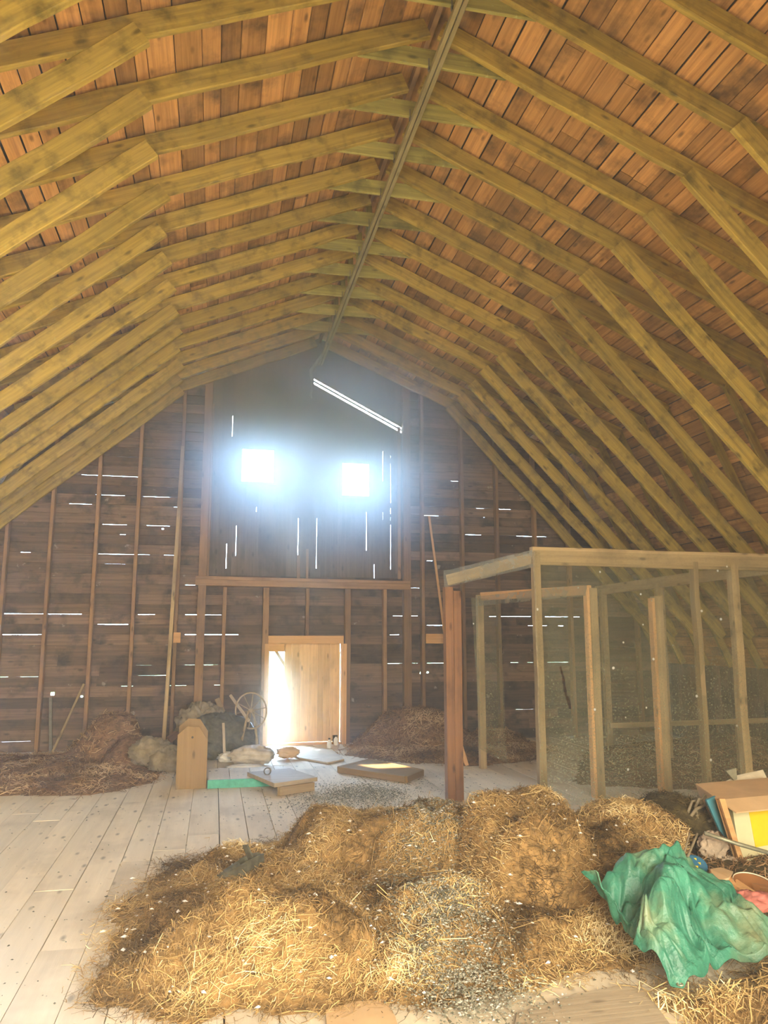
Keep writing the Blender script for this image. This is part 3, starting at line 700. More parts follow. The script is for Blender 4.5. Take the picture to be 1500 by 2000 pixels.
def bits(parent, name, mat, P, r0, r1, tints=None, label=None):
    """Small chips lying at points P: flattened octahedra of random size."""
    n = len(P); r = (r0 + (r1 - r0) * RNG.random(n) ** 2)[:, None, None]; th = RNG.random(n) * 6.28; c, s_ = np.cos(th), np.sin(th)
    b0 = np.array([[1, 0, 0], [0, .55, 0], [-1, 0, 0], [0, -.55, 0], [0, 0, .45], [0, 0, -.2]]); V = np.repeat(b0[None], n, 0) * r
    x = V[..., 0] * c[:, None] - V[..., 1] * s_[:, None]; y = V[..., 0] * s_[:, None] + V[..., 1] * c[:, None]; V = np.stack([x, y, V[..., 2]], -1) + P[:, None] + np.array([0, 0, .003])
    T = np.array([[0, 1, 4], [1, 2, 4], [2, 3, 4], [3, 0, 4], [1, 0, 5], [2, 1, 5], [3, 2, 5], [0, 3, 5]])
    F = (np.arange(n)[:, None, None] * 6 + T[None]).reshape(-1, 3)
    return mesh_obj(name, V.reshape(-1, 3), F, mat, parent, np.repeat(RNG.random(n) if tints is None else tints, 8))

MAIN = [(-.45,3.92),(-.55,4.72),(-.44,5.45),(-.28,6.03),(.25,6.35),(.62,6.6),(1.04,7.15),(1.57,7.42),(2.07,7.1),(2.7,6.95),(3.0,6.75),(3.35,6.1),(3.5,5.4),(3.2,4.6),(2.6,4.0),(2.05,3.70),(1.8,3.75),(1.34,3.60),(1.02,3.55),(.55,3.66),(-.08,3.66)]
hp = Heap(MAIN, .45, .10, [(.36,4.25,.75,.62,.27,1.2),(.98,5.85,.62,.75,.30,1.3),(1.55,5.50,.65,.75,.38,1.3),(2.00,4.95,.55,.75,.44,2.0),(1.25,4.30,.6,.6,.22,1.2),(2.36,5.75,.35,.4,.40,1.5),(2.65,4.9,.5,.6,.26,1.6)], res=.03, lump=.085)
main = tag(hp.mesh('hay_pile', M['hay_base'], (1.3, 5.2, 0)), 'big loose heap of golden hay spread over the plank floor in the foreground', 'hay pile', None, 'stuff')
dress(hp, main, M['hay'], 95000, .03, .12, .0027, .9, .45, .32)
dress(hp, main, M['hay'], 350, .16, .34, .0032, .5, .75, .30, 'long_straws')
# seed chaff: a grey-green run down the front of the heap, the gravelly patch on the floor behind it, and a thin scatter
def along(path, n, sx):
    path = np.array(path); k = RNG.random(n) * (len(path) - 1); i = k.astype(int); f = (k - i)[:, None]
    return path[i] * (1 - f) + path[i + 1] * f + RNG.normal(0, 1, (n, 2)) * sx
pc = along([(1.70, 5.9), (1.45, 5.3), (1.25, 4.7), (1.22, 4.2), (1.20, 3.85), (1.2, 3.5)], 13000, .15)
tp = np.clip(RNG.beta(1.3, 1.7, len(pc)), 0, 1)
bits(main, 'seed_chaff', M['chaff'], np.column_stack([pc, np.maximum(hp.z(pc[:, 0], pc[:, 1]), 0) + .016]), .005, .014, tp)['kind'] = 'stuff'
pf = np.concatenate([along([(1.05, 7.7), (1.35, 8.3), (1.75, 8.4), (1.6, 7.7)], 6500, .20), along([(.9, 6.9), (1.4, 8.8), (2.3, 8.6)], 1600, .35)])
o = bits(None, 'chaff_scatter', M['chaff'], np.column_stack([pf, np.zeros(len(pf))]), .004, .013, np.clip(RNG.beta(.8, 1.2, len(pf)), 0, 1))
tag(o, 'gravelly grey and white chaff spilled on the floor behind the big hay heap', 'chaff', None, 'stuff')
pf = np.column_stack([RNG.uniform(-2.2, 3.6, 1500), 3.2 + 7.5 * RNG.random(1500) ** 1.3, np.zeros(1500)]); pf = pf[poly_dist(pf[:, 0], pf[:, 1], MAIN) < 0]
tag(bits(None, 'floor_litter', M['chaff'], pf, .003, .012, RNG.beta(.7, 1.6, len(pf))), 'thin scatter of dark specks and chaff over the pale floor planks', 'floor litter', None, 'stuff')
p = hp.sample(800, .6); o = bits(main, 'white_fluff', M['fluff'], np.column_stack([p, np.maximum(hp.z(p[:, 0], p[:, 1]), 0) + .012]), .006, .024); o['kind'] = 'stuff'

def lump(name, label, cat, c, r, sc, base, strawmat, n, amp=.18, f=3.0, bt=.5, group=None, w=.0036, kind=None, nu=40, nv=26, yaw=0.0):
    """A bale or clump: a lumpy rounded body with loose stalks standing off it."""
    mb = MB(); mb.blob((0, 0, 0), r, sc, amp, f, nu, nv, .5); cy, sy = math.cos(yaw), math.sin(yaw)
    mb.v = [(v[0] * cy - v[1] * sy + c[0], v[0] * sy + v[1] * cy + c[1], max(v[2] + c[2], .004)) for v in mb.v]; mb.g = mb.v
    o = root(mb, name, base, (c[0], c[1], 0), smooth=True); tag(o, label, cat, group, kind)
    V = np.array(mb.v); k = RNG.integers(0, len(V), n); F = [mb.f[i] for i in RNG.integers(0, len(mb.f), n)]
    q = np.array([[V[i] for i in f_] for f_ in F]); a = RNG.random((n, 4, 1)); a /= a.sum(1, keepdims=True); P = (q * a).sum(1)
    Nn = np.cross(q[:, 2] - q[:, 0], q[:, 3] - q[:, 1]); Nn /= np.linalg.norm(Nn, axis=-1, keepdims=True) + 1e-9
    flip = ((P - np.array(c)) * Nn).sum(-1) < 0; Nn[flip] *= -1
    strands(o, 'loose_stalks', strawmat, P, Nn, .04, .13, w, .3, np.clip(bt + .6 * np.array([noise.noise(Vector(x) * 4) for x in P]), 0, 1))
    return o
lump('hay_bale', 'rounded broken hay bale behind the green tarp at the right end of the heap', 'hay bale', (2.92, 5.35, .17), .40, (1.05, .85, .62), M['hay_base'], M['hay'], 8000, .14, 2.5, .55)
lump('hay_bale', 'golden clump of hay cresting the heap in front of the stall corner post', 'hay bale', (2.42, 5.72, .30), .22, (1.1, .9, .75), M['hay_base'], M['hay'], 2200, .25, 3.0, .65)
lump('hay_bale', 'tall blocky half of a hay bale at the heap centre, just left of the tarp', 'hay bale', (1.98, 4.85, .18), .40, (.95, 1.05, .68), M['hay_base'], M['hay'], 9000, .16, 2.6, .48)
lump('rotten_hay_clump', 'dark rotten clump of hay between the round bale and the junk', 'hay clump', (3.42, 5.55, .16), .36, (.95, .8, .72), M['dark_base'], M['dark_hay'], 2600, .2, 3.0, .35)
# old brown hay at the back and at the right-hand edge
def old_heap(label, P, edge, base, bumps, n, lm=.05, lx=.18, mat='old_hay', bm='old_base', bt=.5, w=.006, lump_=.04):
    h = Heap(P, edge, base, bumps, res=.05, lump=lump_); P = np.array(P); c = P.mean(0)
    o = tag(h.mesh('old_hay_heap', M[bm], (c[0], c[1], 0)), label, 'hay heap', None, 'stuff'); dress(h, o, M[mat], n, lm, lx, w, .7, bt, .35); return h
HR = old_heap('brown hay heaped against the gable wall to the right of the small door', [(1.75,10.9),(2.05,11.90),(4.6,11.90),(4.9,11.0),(4.3,10.0),(3.3,9.6),(2.7,9.9),(2.1,10.4)], .5, .08, [(2.95,11.75,1.0,.9,.52,1.3),(3.2,11.2,.8,.8,.36,1.2),(2.5,11.4,.6,.6,.26,1.2),(4.1,11.3,.7,.7,.2,1.2)], 9000)
HL = old_heap('brown hay swept along the floor below the gable wall at the far left', [(-4.2,8.6),(-4.2,11.85),(-1.0,11.85),(-.55,10.4),(-.55,9.35),(-1.2,8.7),(-2.2,8.9),(-3.0,8.3)], .5, .05, [(-1.25,11.5,.75,.8,.55,1.2),(-.95,10.8,.5,.6,.30,1.2),(-2.0,10.2,.9,.6,.08,1.2)], 9000)
old_heap('thin brown hay strewn inside the stall along the dark right-hand side', [(3.9,8.2),(4.6,9.6),(5.4,10.8),(7.5,11.6),(7.6,7.6),(6.6,7.4),(5.2,7.6)], .7, .05, [(6.8,9.5,.9,1.6,.25,1.2)], 3000)
HB = old_heap('golden hay in front of the tarp at the lower right corner', [(1.95,3.42),(2.15,2.7),(3.0,2.6),(3.4,3.4),(2.9,3.75),(2.4,3.5)], .3, .07, [(2.6,3.1,.5,.4,.12,1.2)], 6000, .05, .2, 'hay', 'hay_base', .6, .0036)
HJ = old_heap('dusty brown litter under the junk at the right edge', [(2.95,4.3),(2.9,5.0),(3.3,5.9),(4.6,6.6),(5.2,6.0),(4.6,4.6),(3.6,3.9)], .5, .10, [(4.1,5.5,.8,.8,.18,1.2)], 4500, .05, .16, 'old_hay', 'dark_base', .35, .005)

# ------------------------------------------------------------------ green tarp
TB = [(1128,1685,.43),(1150,1676,.45),(1180,1672,.46),(1215,1671,.45),(1250,1669,.45),(1290,1665,.45),(1312,1657,.46),(1330,1668,.42),(1334,1690,.37),(1350,1712,.30),(1357,1738,.26),(1390,1746,.24),(1440,1760,.22),(1480,1791,.20),(1515,1815,.16),(1530,1850,.12),(1515,1886,.06),(1470,1893,.05),(1440,1896,.04),(1400,1912,.03),(1362,1930,.02),(1342,1950,.02),(1318,1946,.02),(1290,1935,.02),(1262,1928,.02),(1240,1915,.03),(1236,1893,.06),(1246,1865,.08),(1240,1846,.10),(1205,1828,.10),(1175,1803,.14),(1156,1775,.20),(1145,1745,.28),(1136,1712,.36)]
BP = [at_z(*q) for q in TB]; nb = len(BP); CT = at_z(1310, 1782, .30)
th_n, r_n = 360, 130; vs, fs = [], []
CTRL = [at_z(*q) for q in ((1148,1692,.47),(1165,1715,.46),(1200,1700,.48),(1250,1705,.48),(1290,1700,.48),(1318,1690,.46),(1180,1745,.42),(1195,1780,.34),(1230,1745,.43),(1240,1805,.27),(1270,1755,.40),(1310,1745,.36),(1290,1800,.29),(1335,1790,.24),(1370,1790,.24),(1420,1800,.22),(1470,1840,.15),(1300,1850,.17),(1350,1860,.14),(1290,1895,.09),(1400,1865,.10),(1345,1910,.06))]
_cx = np.array([(p.x, p.y, p.z) for p in BP + CTRL])
def base_z(x, y):
    w = 1.0 / (((_cx[:, 0] - x) ** 2 + (_cx[:, 1] - y) ** 2) + 2e-3) ** 1.5
    return float((w * _cx[:, 2]).sum() / w.sum())
def facet(p, f, a, seed):
    q = Vector((p.x * f + seed, p.y * f * .8 + p.x * f * .35, seed)); d = noise.voronoi(q)[0]; return a * (d[1] - d[0])
def fold(p):
    w = Vector((noise.noise(p * 3 + Vector((3, 1, 0))), noise.noise(p * 3 + Vector((9, 4, 2))), 0)) * .16
    q = p + w; a = noise.noise(Vector((q.x * 3.4 + q.y * 1.2, q.y * 2.2, 1.7)))
    return .09 * (.28 - abs(a)) + .055 - facet(q, 6.5, .085, 1.3) + .03 - facet(q, 13.0, .06, 7.7) + .05 * (.25 - abs(noise.noise(Vector((q.x * 11 - q.y * 8, q.y * 3 + q.x * 2, 3.3))))) + .008 * noise.noise(q * 30)
for j in range(r_n + 1):
    for i in range(th_n):
        k = i / th_n * nb; i0 = int(k) % nb; f = k - int(k); b_ = BP[i0] * (1 - f) + BP[(i0 + 1) % nb] * f
        r_ = max(j / r_n, .0); p = CT.lerp(b_, r_); p = Vector((p.x, p.y, 0))
        e = min(1, (1 - r_) * 6 + .25); zb = base_z(p.x, p.y); s_ = fold(p)
        lat = Vector((noise.noise(p * 7 + Vector((7, 0, 0))), noise.noise(p * 7 + Vector((0, 7, 0))), 0)) * .045
        z = zb + s_ * e * (.6 + .4 * min(1, zb / .2)); vs.append(Vector((p.x, p.y, max(z, .012 + .01 * noise.noise(p * 20)))) + lat)
for j in range(r_n):
    for i in range(th_n): k = (i + 1) % th_n; fs.append((j * th_n + i, (j + 1) * th_n + i, (j + 1) * th_n + k, j * th_n + k))
o = mesh_obj('green_tarp', [v - Vector((2.4, 4.0, 0)) for v in vs], fs, M['tarp'], None, [0.5] * len(fs), smooth=True); o.location = (2.4, 4.0, 0)
tag(o, 'crumpled faded green tarp slumped off the hay onto the floor at lower right', 'tarp')
ORG[o.name] = (2.4, 4.0, 0)
so = o.modifiers.new('thick', 'SOLIDIFY'); so.thickness = .004
gp = vs[(r_n - 2) * th_n + int(21.2 / nb * th_n)]
mb = MB(); mb.tube([gp + Vector((.012 * math.cos(a), .012 * math.sin(a), .012)) for a in np.linspace(0, 6.28, 13)[:-1]], .004, 6, closed=True); mb.build('eyelet', M['dull_metal'], o)

# ------------------------------------------------------------------ junk at the right edge
def slab(px, Y, thick, name, mat, label=None, cat=None, parent=None, grp=None, Ys=None):
    """A board or sheet whose outline is given by points px at distance Y (or one distance per point), thick metres deep."""
    Ys = Ys or [Y] * len(px); pts = [at_y(x, y, d) for (x, y), d in zip(px, Ys)]
    n = (pts[1] - pts[0]).cross(pts[-1] - pts[0]).normalized(); n = n if n.y > 0 else -n
    mb = MB(); mb.prism(pts, n * thick)
    if parent: return mb.build(name, M[mat], parent)
    c = sum(pts, Vector()) / len(pts); o = root(mb, name, M[mat], (c.x, c.y, min(p.z for p in pts))); return tag(o, label, cat, grp)
# cardboard carton lying on its side, mouth towards the camera, with the printed bag inside
A, B_, Cc, D_ = [at_y(x, y, 5.05) for x, y in ((1404, 1562), (1448, 1702), (1600, 1690), (1560, 1548))]
dp = Vector((.10, .42, .03)); cen = (A + B_ + Cc + D_) / 4
box = thing('cardboard_carton', (cen.x, cen.y, min(B_.z, Cc.z)), 'tan cardboard carton tipped on its side with a brown inside at the right edge', 'carton')
def plate(a, b_, off, th, name, mat, par):
    n = (b_ - a).cross(off).normalized(); mb = MB(); mb.prism([a, b_, b_ + off, a + off], n * th); return mb.build(name, M[mat], par)
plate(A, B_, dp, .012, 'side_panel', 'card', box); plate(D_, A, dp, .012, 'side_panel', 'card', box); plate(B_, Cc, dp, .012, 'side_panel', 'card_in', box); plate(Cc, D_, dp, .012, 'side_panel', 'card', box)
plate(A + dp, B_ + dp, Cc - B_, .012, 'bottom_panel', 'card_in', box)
plate(A + Vector((-.02, 0, .01)), B_ + Vector((-.02, 0, 0)), Vector((.035, -.05, 0)), .012, 'flap', 'fresh', box)
plate(A, D_, Vector((.03, -.14, -.055)), .010, 'flap', 'card', box)
bag = slab([(1430, 1577), (1446, 1676), (1498, 1668), (1560, 1655), (1545, 1570)], 5.0, .10, 'printed_bag', 'cream', 'cream bag with a bright yellow printed panel in the mouth of the carton', 'bag', Ys=[5.13, 5.0, 5.0, 5.0, 5.13])
slab([(1462, 1582), (1476, 1655), (1560, 1640), (1545, 1572)], 4.99, .006, 'yellow_panel', 'yellow', parent=bag, Ys=[5.115, 5.015, 5.015, 5.115])
slab([(1447, 1682), (1450, 1690), (1478, 1684), (1492, 1672), (1480, 1674)], 4.97, .01, 'bottom_flap', 'cream', parent=bag)
slab([(1380, 1563), (1398, 1555), (1427, 1632), (1421, 1641), (1406, 1622)], 5.12, .02, 'blue_board', 'blue', 'narrow teal blue painted board leaning against the carton', 'board')
slab([(1450, 1700), (1457, 1698), (1416, 1560), (1405, 1560)], 4.98, .02, 'tan_lath', 'fresh', 'tan wooden lath leaning on the near edge of the carton', 'lath')
def rod(name, label, cat, pts, r, mat, n=8, tint=None):
    mb = MB(); mb.tube(pts, r, n, tint); b_ = min(pts, key=lambda p: p[2]); return tag(root(mb, name, M[mat], (b_[0], b_[1], max(0, b_[2] - .005)), smooth=True), label, cat)
rod('metal_pipe', 'dull grey metal pipe slanting across the front of the carton', 'pipe', [at_y(1376, 1627, 4.85), at_y(1440, 1648, 4.8), at_y(1530, 1674, 4.7)], .013, 'dull_metal')
rod('stick', 'pale bare stick standing at the back edge of the tarp, shorter of two', 'stick', [at_y(1328, 1690, 4.70), at_y(1338, 1660, 4.75), at_y(1347, 1628, 4.8)], .006, 'rag')
rod('stick', 'pale bare stick standing at the back edge of the tarp, longer and nearer the carton', 'stick', [at_y(1336, 1692, 4.68), at_y(1348, 1662, 4.75), at_y(1362, 1628, 4.8)], .008, 'rag')
mb = MB()
for pts in ([(1347, 1640), (1353, 1615), (1342, 1590), (1352, 1565), (1372, 1560), (1382, 1545)], [(1352, 1620), (1362, 1598), (1358, 1575), (1366, 1560)], [(1345, 1600), (1360, 1580), (1378, 1572), (1383, 1550)], [(1350, 1625), (1372, 1612), (1392, 1600)]):
    P = [at_y(x, y, 5.3 + random.uniform(-.05, .05)) for x, y in pts]; P[0].z = max(P[0].z, .1); mb.tube(P, [.014 - .0015 * i for i in range(len(P))], 7)
P = at_y(1347, 1640, 5.3); tag(root(mb, 'twisted_root', M['rag'], (P.x, P.y, 0), smooth=True), 'tangle of grey twisted dead branches beside the dark rotten hay', 'branches')
def crumple(name, label, cat, c, r, sc, mat, amp=.35, f=5, nu=36, nv=22):
    mb = MB(); mb.blob(c, r, sc, amp, f, nu, nv, .5, True); z0 = min(v[2] for v in mb.v)
    if z0 < 0.004: mb.v = [(v[0], v[1], max(v[2], .004)) for v in mb.v]
    return tag(root(mb, name, M[mat], (c[0], c[1], max(0, z0)), smooth=True), label, cat)
rc = [at_y(x, y, 5.45) for x, y in ((1352, 1578), (1378, 1566), (1410, 1556), (1450, 1552), (1500, 1556), (1550, 1560))]
mb = MB(); mb.tube([p + Vector((0, 0, random.uniform(-.01, .01))) for p in rc], [.03, .05, .05, .055, .05, .04], 12); mb.v = [tuple(Vector(v) + Vector((0, 0, .012 * noise.noise(Vector(v) * 14)))) for v in mb.v]
tag(root(mb, 'rolled_rag', M['rag'], (rc[2].x, rc[2].y, rc[2].z - .05), smooth=True), 'dirty grey rag rolled along the top of the carton', 'rag')
slab([(1405, 1532), (1440, 1514), (1490, 1503), (1503, 1530), (1490, 1545), (1440, 1540)], 5.55, .03, 'cream_paper', 'paper', 'crumpled cream paper lying on the rag above the carton', 'paper', Ys=[5.5, 5.6, 5.65, 5.55, 5.45, 5.45])
slab([(1418, 1506), (1438, 1500), (1440, 1522), (1434, 1524)], 5.5, .02, 'metal_bracket', 'dull_metal', 'small dull metal bracket standing at the left end of the cream paper', 'bracket')
p = at_y(1392, 1652, 5.0); crumple('newspaper', 'crumpled pinkish grey newspaper below the blue board', 'newspaper', p, .11, (.9, .6, .8), 'news')
p = at_y(1424, 1690, 4.95); crumple('newspaper', 'smaller crumpled newspaper wad at the foot of the tan lath', 'newspaper', p, .07, (.9, .7, .8), 'news')
c = at_y(1358, 1692, 4.75); ax = Vector((-.12, -.62, .78)).normalized()
tin = thing('round_tin', (c.x, c.y, 0), 'dark round tin with a blue and yellow lid beside the tarp', 'tin')
mb = MB(); mb.lathe(c - ax * .14, [(0, 0), (.070, 0), (.074, .01), (.074, .14), (.068, .15)], 28, ax); mb.build('body', M['black'], tin, True)
mb = MB(); mb.lathe(c - ax * .0, [(.072, 0), (.072, .016), (.06, .02), (0, .02)], 28, ax); lid = mb.build('lid', M['blue_lid'], tin)
mb = MB(); q = ax.orthogonal().normalized(); w = ax.cross(q)
for a in range(5): v0 = c + ax * .021 + q * (.03 * math.cos(a * 1.25)) + w * (.03 * math.sin(a * 1.25)); mb.prism([v0, v0 + q * .018 + w * .004, v0 + q * .01 + w * .02], ax * .001)
mb.build('yellow_motif', M['yellow'], lid)
slab([(1387, 1697), (1408, 1694), (1432, 1702), (1424, 1714), (1396, 1722)], 4.55, .02, 'torn_cardboard', 'card', 'torn scrap of tan cardboard lying beside the round tin', 'cardboard', Ys=[4.6, 4.65, 4.6, 4.45, 4.4])
slab([(1416, 1716), (1432, 1712), (1512, 1765), (1510, 1782), (1440, 1732)], 4.4, .02, 'tan_board', 'fresh', 'bright tan split board lying across the junk behind the red cloth', 'board', Ys=[4.5, 4.55, 4.2, 4.1, 4.4])
c = at_y(1472, 1735, 4.45)
dish = thing('glass_dish', (c.x, c.y, c.z - .02), 'shallow round brown glass dish among the junk at the right edge', 'dish')
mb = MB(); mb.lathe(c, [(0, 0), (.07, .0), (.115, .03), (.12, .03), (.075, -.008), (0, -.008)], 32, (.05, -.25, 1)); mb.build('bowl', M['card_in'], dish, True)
mb = MB(); mb.tube([c + Vector((.05, -.25, 1)).normalized() * .031 + Vector((.118 * math.cos(a), .118 * math.sin(a), .03 * math.sin(a))) for a in np.linspace(0, 6.283, 33)[:-1]], .004, 6, closed=True); mb.build('rim', M['paper'], dish, True)
p = at_y(1455, 1762, 4.2); crumple('red_cloth', 'faded red and grey cloth crumpled along the back edge of the tarp', 'cloth', p, .15, (1.25, .6, .35), 'pink')
p = at_y(1410, 1748, 4.3); crumple('grey_cloth', 'pale grey cloth crumpled between the torn cardboard and the red cloth', 'cloth', p, .09, (1.1, .6, .45), 'news')

# ------------------------------------------------------------------ foreground odds and ends
def flat(px, z, thick, name, mat, label, cat):
    pts = [at_z(x, y, z + thick) - Vector((0, 0, thick)) for x, y in px]; mb = MB(); mb.prism(pts, (0, 0, thick))
    c = sum(pts, Vector()) / len(pts); return tag(root(mb, name, M[mat], (c.x, c.y, z)), label, cat)
flat([(636, 1972), (700, 1955), (752, 1952), (772, 1985), (785, 2030), (640, 2030)], .003, .006, 'cardboard_sheet', 'card', 'flat tan cardboard sheet half under the front edge of the hay', 'cardboard')
flat([(1010, 1978), (1130, 1940), (1215, 1925), (1262, 1935), (1330, 2030), (1000, 2030)], .003, .012, 'plywood_sheet', 'panel', 'pale plywood sheet on the floor in front of the tarp', 'plywood')
# old leather shoe
a = at_z(421, 1722, .09); b_ = at_z(512, 1694, .09); ax = (b_ - a); L = ax.length; ax.normalize(); sd = Vector((0, 0, 1)).cross(ax).normalized()
zg = float(hp.z(np.array([(a.x + b_.x) / 2]), np.array([(a.y + b_.y) / 2]))[0]); a.z = b_.z = max(.02, zg)
shoe = thing('old_shoe', (a.x + ax.x * L / 2, a.y + ax.y * L / 2, a.z), 'cracked grey leather shoe with its tongue standing up, lying on the hay edge', 'shoe')
secs = [(0, .015, .02), (.04, .04, .045), (.25, .055, .065), (.45, .055, .09), (.62, .05, .10), (.8, .048, .11), (.97, .035, .11), (1.0, .02, .10)]
vs, fs = [], []; m = 14
for k, (s_, w, h) in enumerate(secs):
    for i in range(m):
        th = math.pi * i / (m - 1); x = math.cos(th) * w; z = max(0, math.sin(th)) ** .7 * h
        if s_ > .5: z = h * (.95 if i in (3, 4, m - 4, m - 5) else z / h); 
        if s_ > .5 and 5 <= i <= m - 6: z = h * .45
        vs.append(a + ax * (L * s_) + sd * x + Vector((0, 0, z + .012)))
for k in range(len(secs) - 1):
    for i in range(m - 1): fs.append((k * m + i, k * m + i + 1, (k + 1) * m + i + 1, (k + 1) * m + i))
fs += [tuple(range(m)), tuple((len(secs) - 1) * m + i for i in range(m - 1, -1, -1))]
mesh_obj('upper', vs, fs, M['leather'], shoe, [0.5] * len(fs))
mb = MB(); mb.prism([a + ax * (L * s_) + sd * (w * 1.08) for s_, w, h in secs] + [a + ax * (L * s_) - sd * (w * 1.08) for s_, w, h in reversed(secs)], (0, 0, .014)); mb.build('sole', M['black'], shoe)
q = a + ax * (L * .78); mb = MB(); mb.prism([q + sd * .03 + Vector((0, 0, .06)), q - sd * .03 + Vector((0, 0, .06)), q - ax * .075 - sd * .022 + Vector((0, 0, .20)), q - ax * .075 + sd * .022 + Vector((0, 0, .19))], ax * .012); mb.build('tongue', M['leather'], shoe)

# ------------------------------------------------------------------ far end: nest box, platform, hatch lids, junk by the door
NX0, NX1, NY = -.345, -.03, 8.87
t = thing('nest_box', ((NX0 + NX1) / 2, NY, 0), 'tan plywood nest box with clipped top corners standing at the edge of the floor', 'box')
def tomb(y, mat, name, dz=0):
    w = NX1 - NX0; mb = MB(); mb.prism([(NX0, y, 0), (NX1, y, 0), (NX1, y, .50 + dz), (NX1 - .09, y, .635 + dz), (NX0 + .10, y, .645 + dz), (NX0, y, .56 + dz)], (0, .022, 0)); mb.g = [(v[2], v[0], v[1]) for v in mb.v]; return mb.build(name, M[mat], t)
f0 = tomb(NY, 'plywood', 'front_panel'); tomb(NY + .34, 'plywood', 'back_panel', .05)
mb = MB(); mb.lathe((NX0 + .155, NY - .001, .53), [(0, 0), (.012, 0), (.012, .006), (0, .006)], 14, (0, 1, 0)); mb.build('peg_hole', M['black'], f0)
for x in (NX0 + .004, NX1 - .024): mb = MB(); mb.box((x, NY + .022, .0), (x + .02, NY + .34, .45), 1); mb.build('side_panel', M['plywood'], t)
mb = MB(); mb.box((NX0, NY + .022, .02), (NX1, NY + .34, .04), 1); mb.build('bottom_panel', M['plywood'], t)
t = thing('low_platform', (.33, 9.2, 0), 'low platform of white planks with a bright teal painted front edge beside the nest box', 'platform')
mb = MB(); mb.box((-.015, 8.84, 0), (.69, 8.87, .085), 0); mb.build('front_board', M['teal'], t)
for k in range(3): mb = MB(); mb.box((-.01 + k * .232, 8.872, .06), (.216 + k * .232, 9.60, .085), 1); mb.build('deck_plank', M['floor'], t)
mb = MB(); mb.box((0, 9.55, 0), (.68, 9.6, .06), 0); mb.build('bearer', M['stud'], t)
def lidpts(px, z): return [at_z(x, y, z) for x, y in px]
pts = lidpts([(536, 1530), (620, 1518), (566, 1500), (483, 1508)], .13); pts[0].z = pts[0].z; base = sum(pts, Vector()) / 4
t = thing('trapdoor', (base.x, base.y, 0), 'pale wooden hatch lid with an iron ring lying askew beside the teal edged platform', 'hatch lid')
mb = MB(); mb.prism([p - Vector((0, 0, .04)) for p in pts], (0, 0, .04)); mb.build('lid_board', M['panel'], t)
mb = MB(); mb.beam(pts[0] - Vector((0, 0, .085)) + (pts[1] - pts[0]) * .1, pts[0].lerp(pts[1], .9) - Vector((0, 0, .085)), .05, .085).beam(pts[3].lerp(pts[2], .1) - Vector((0, 0, .085)), pts[3].lerp(pts[2], .9) - Vector((0, 0, .085)), .05, .085); mb.build('batten', M['stall'], t)
rc = at_z(522, 1513, .13); mb = MB(); mb.tube([rc + Vector((.035 * math.cos(a), 0, .035 + .035 * math.sin(a))) for a in np.linspace(0, 6.283, 17)[:-1]], .007, 6, closed=True); mb.build('iron_ring', M['iron'], t, True)
pts = lidpts([(662, 1497), (792, 1516), (824, 1503), (722, 1482)], .07); base = sum(pts, Vector()) / 4
t = thing('plank_hatch', (base.x, base.y, 0), 'square plank hatch panel with a patch of sunlight on it, right of the small door', 'hatch panel')
mb = MB(); mb.prism([p - Vector((0, 0, .045)) for p in pts], (0, 0, .04)); mb.build('panel_board', M['plywood'], t)
for a, b_ in zip(pts, pts[1:] + pts[:1]): mb = MB(); mb.beam(a - Vector((0, 0, .035)), b_ - Vector((0, 0, .035)), .05, .07); mb.build('edge_batten', M['plywood'], t)
flat([(540, 1462), (600, 1456), (652, 1466), (672, 1482), (640, 1489), (585, 1480)], .003, .02, 'thin_board', 'panel', 'thin weathered board lying in the sunlight inside the small door', 'board')
c = at_z(492, 1476, .11); crumple('white_sack', 'slumped white plastic sack lying between the wire wheel and the hatch lid', 'sack', c, .20, (1.35, .8, .60), 'sack', .3, 4)
c = at_z(563, 1470, .08); crumple('tan_bag', 'small tan bag slumped on the floor right in front of the door sill', 'bag', c, .12, (1.2, .8, .6), 'card', .3, 4)
c = at_z(448, 1480, .05); crumple('white_bag', 'crumpled white bag on the floor just right of the nest box', 'bag', c, .12, (1.2, .8, .6), 'white_plastic', .35, 5)
c = at_z(478, 1498, .03); crumple('white_wrap', 'flat scrap of white plastic wrap behind the hatch lid', 'plastic wrap', c, .16, (1.4, .7, .2), 'white_plastic', .35, 6)
c = at_z(296, 1468, .20); crumple('feed_sack', 'dusty feed sack slumped at the foot of the long pole', 'sack', c, .21, (1.2, .8, .8), 'rag', .3, 4)
c = at_z(330, 1490, .08); crumple('brown_sack', 'brown sack lying behind the nest box', 'sack', c, .24, (1.0, .8, .8), 'rag', .3, 4)
c = at_y(430, 1425, 11.0); crumple('dark_tarpaulin', 'dark grey green tarpaulin heaped behind the wire wheel', 'tarpaulin', (c.x, c.y, .26), .36, (1.2, .8, .85), 'leather', .3, 4)
c = at_y(395, 1395, 11.3); crumple('bundled_cloth', 'dusty green cloth bundled against the gable wall left of the wire wheel', 'cloth', (c.x, c.y, .42), .26, (1.2, .7, 1.0), 'rag', .4, 5)
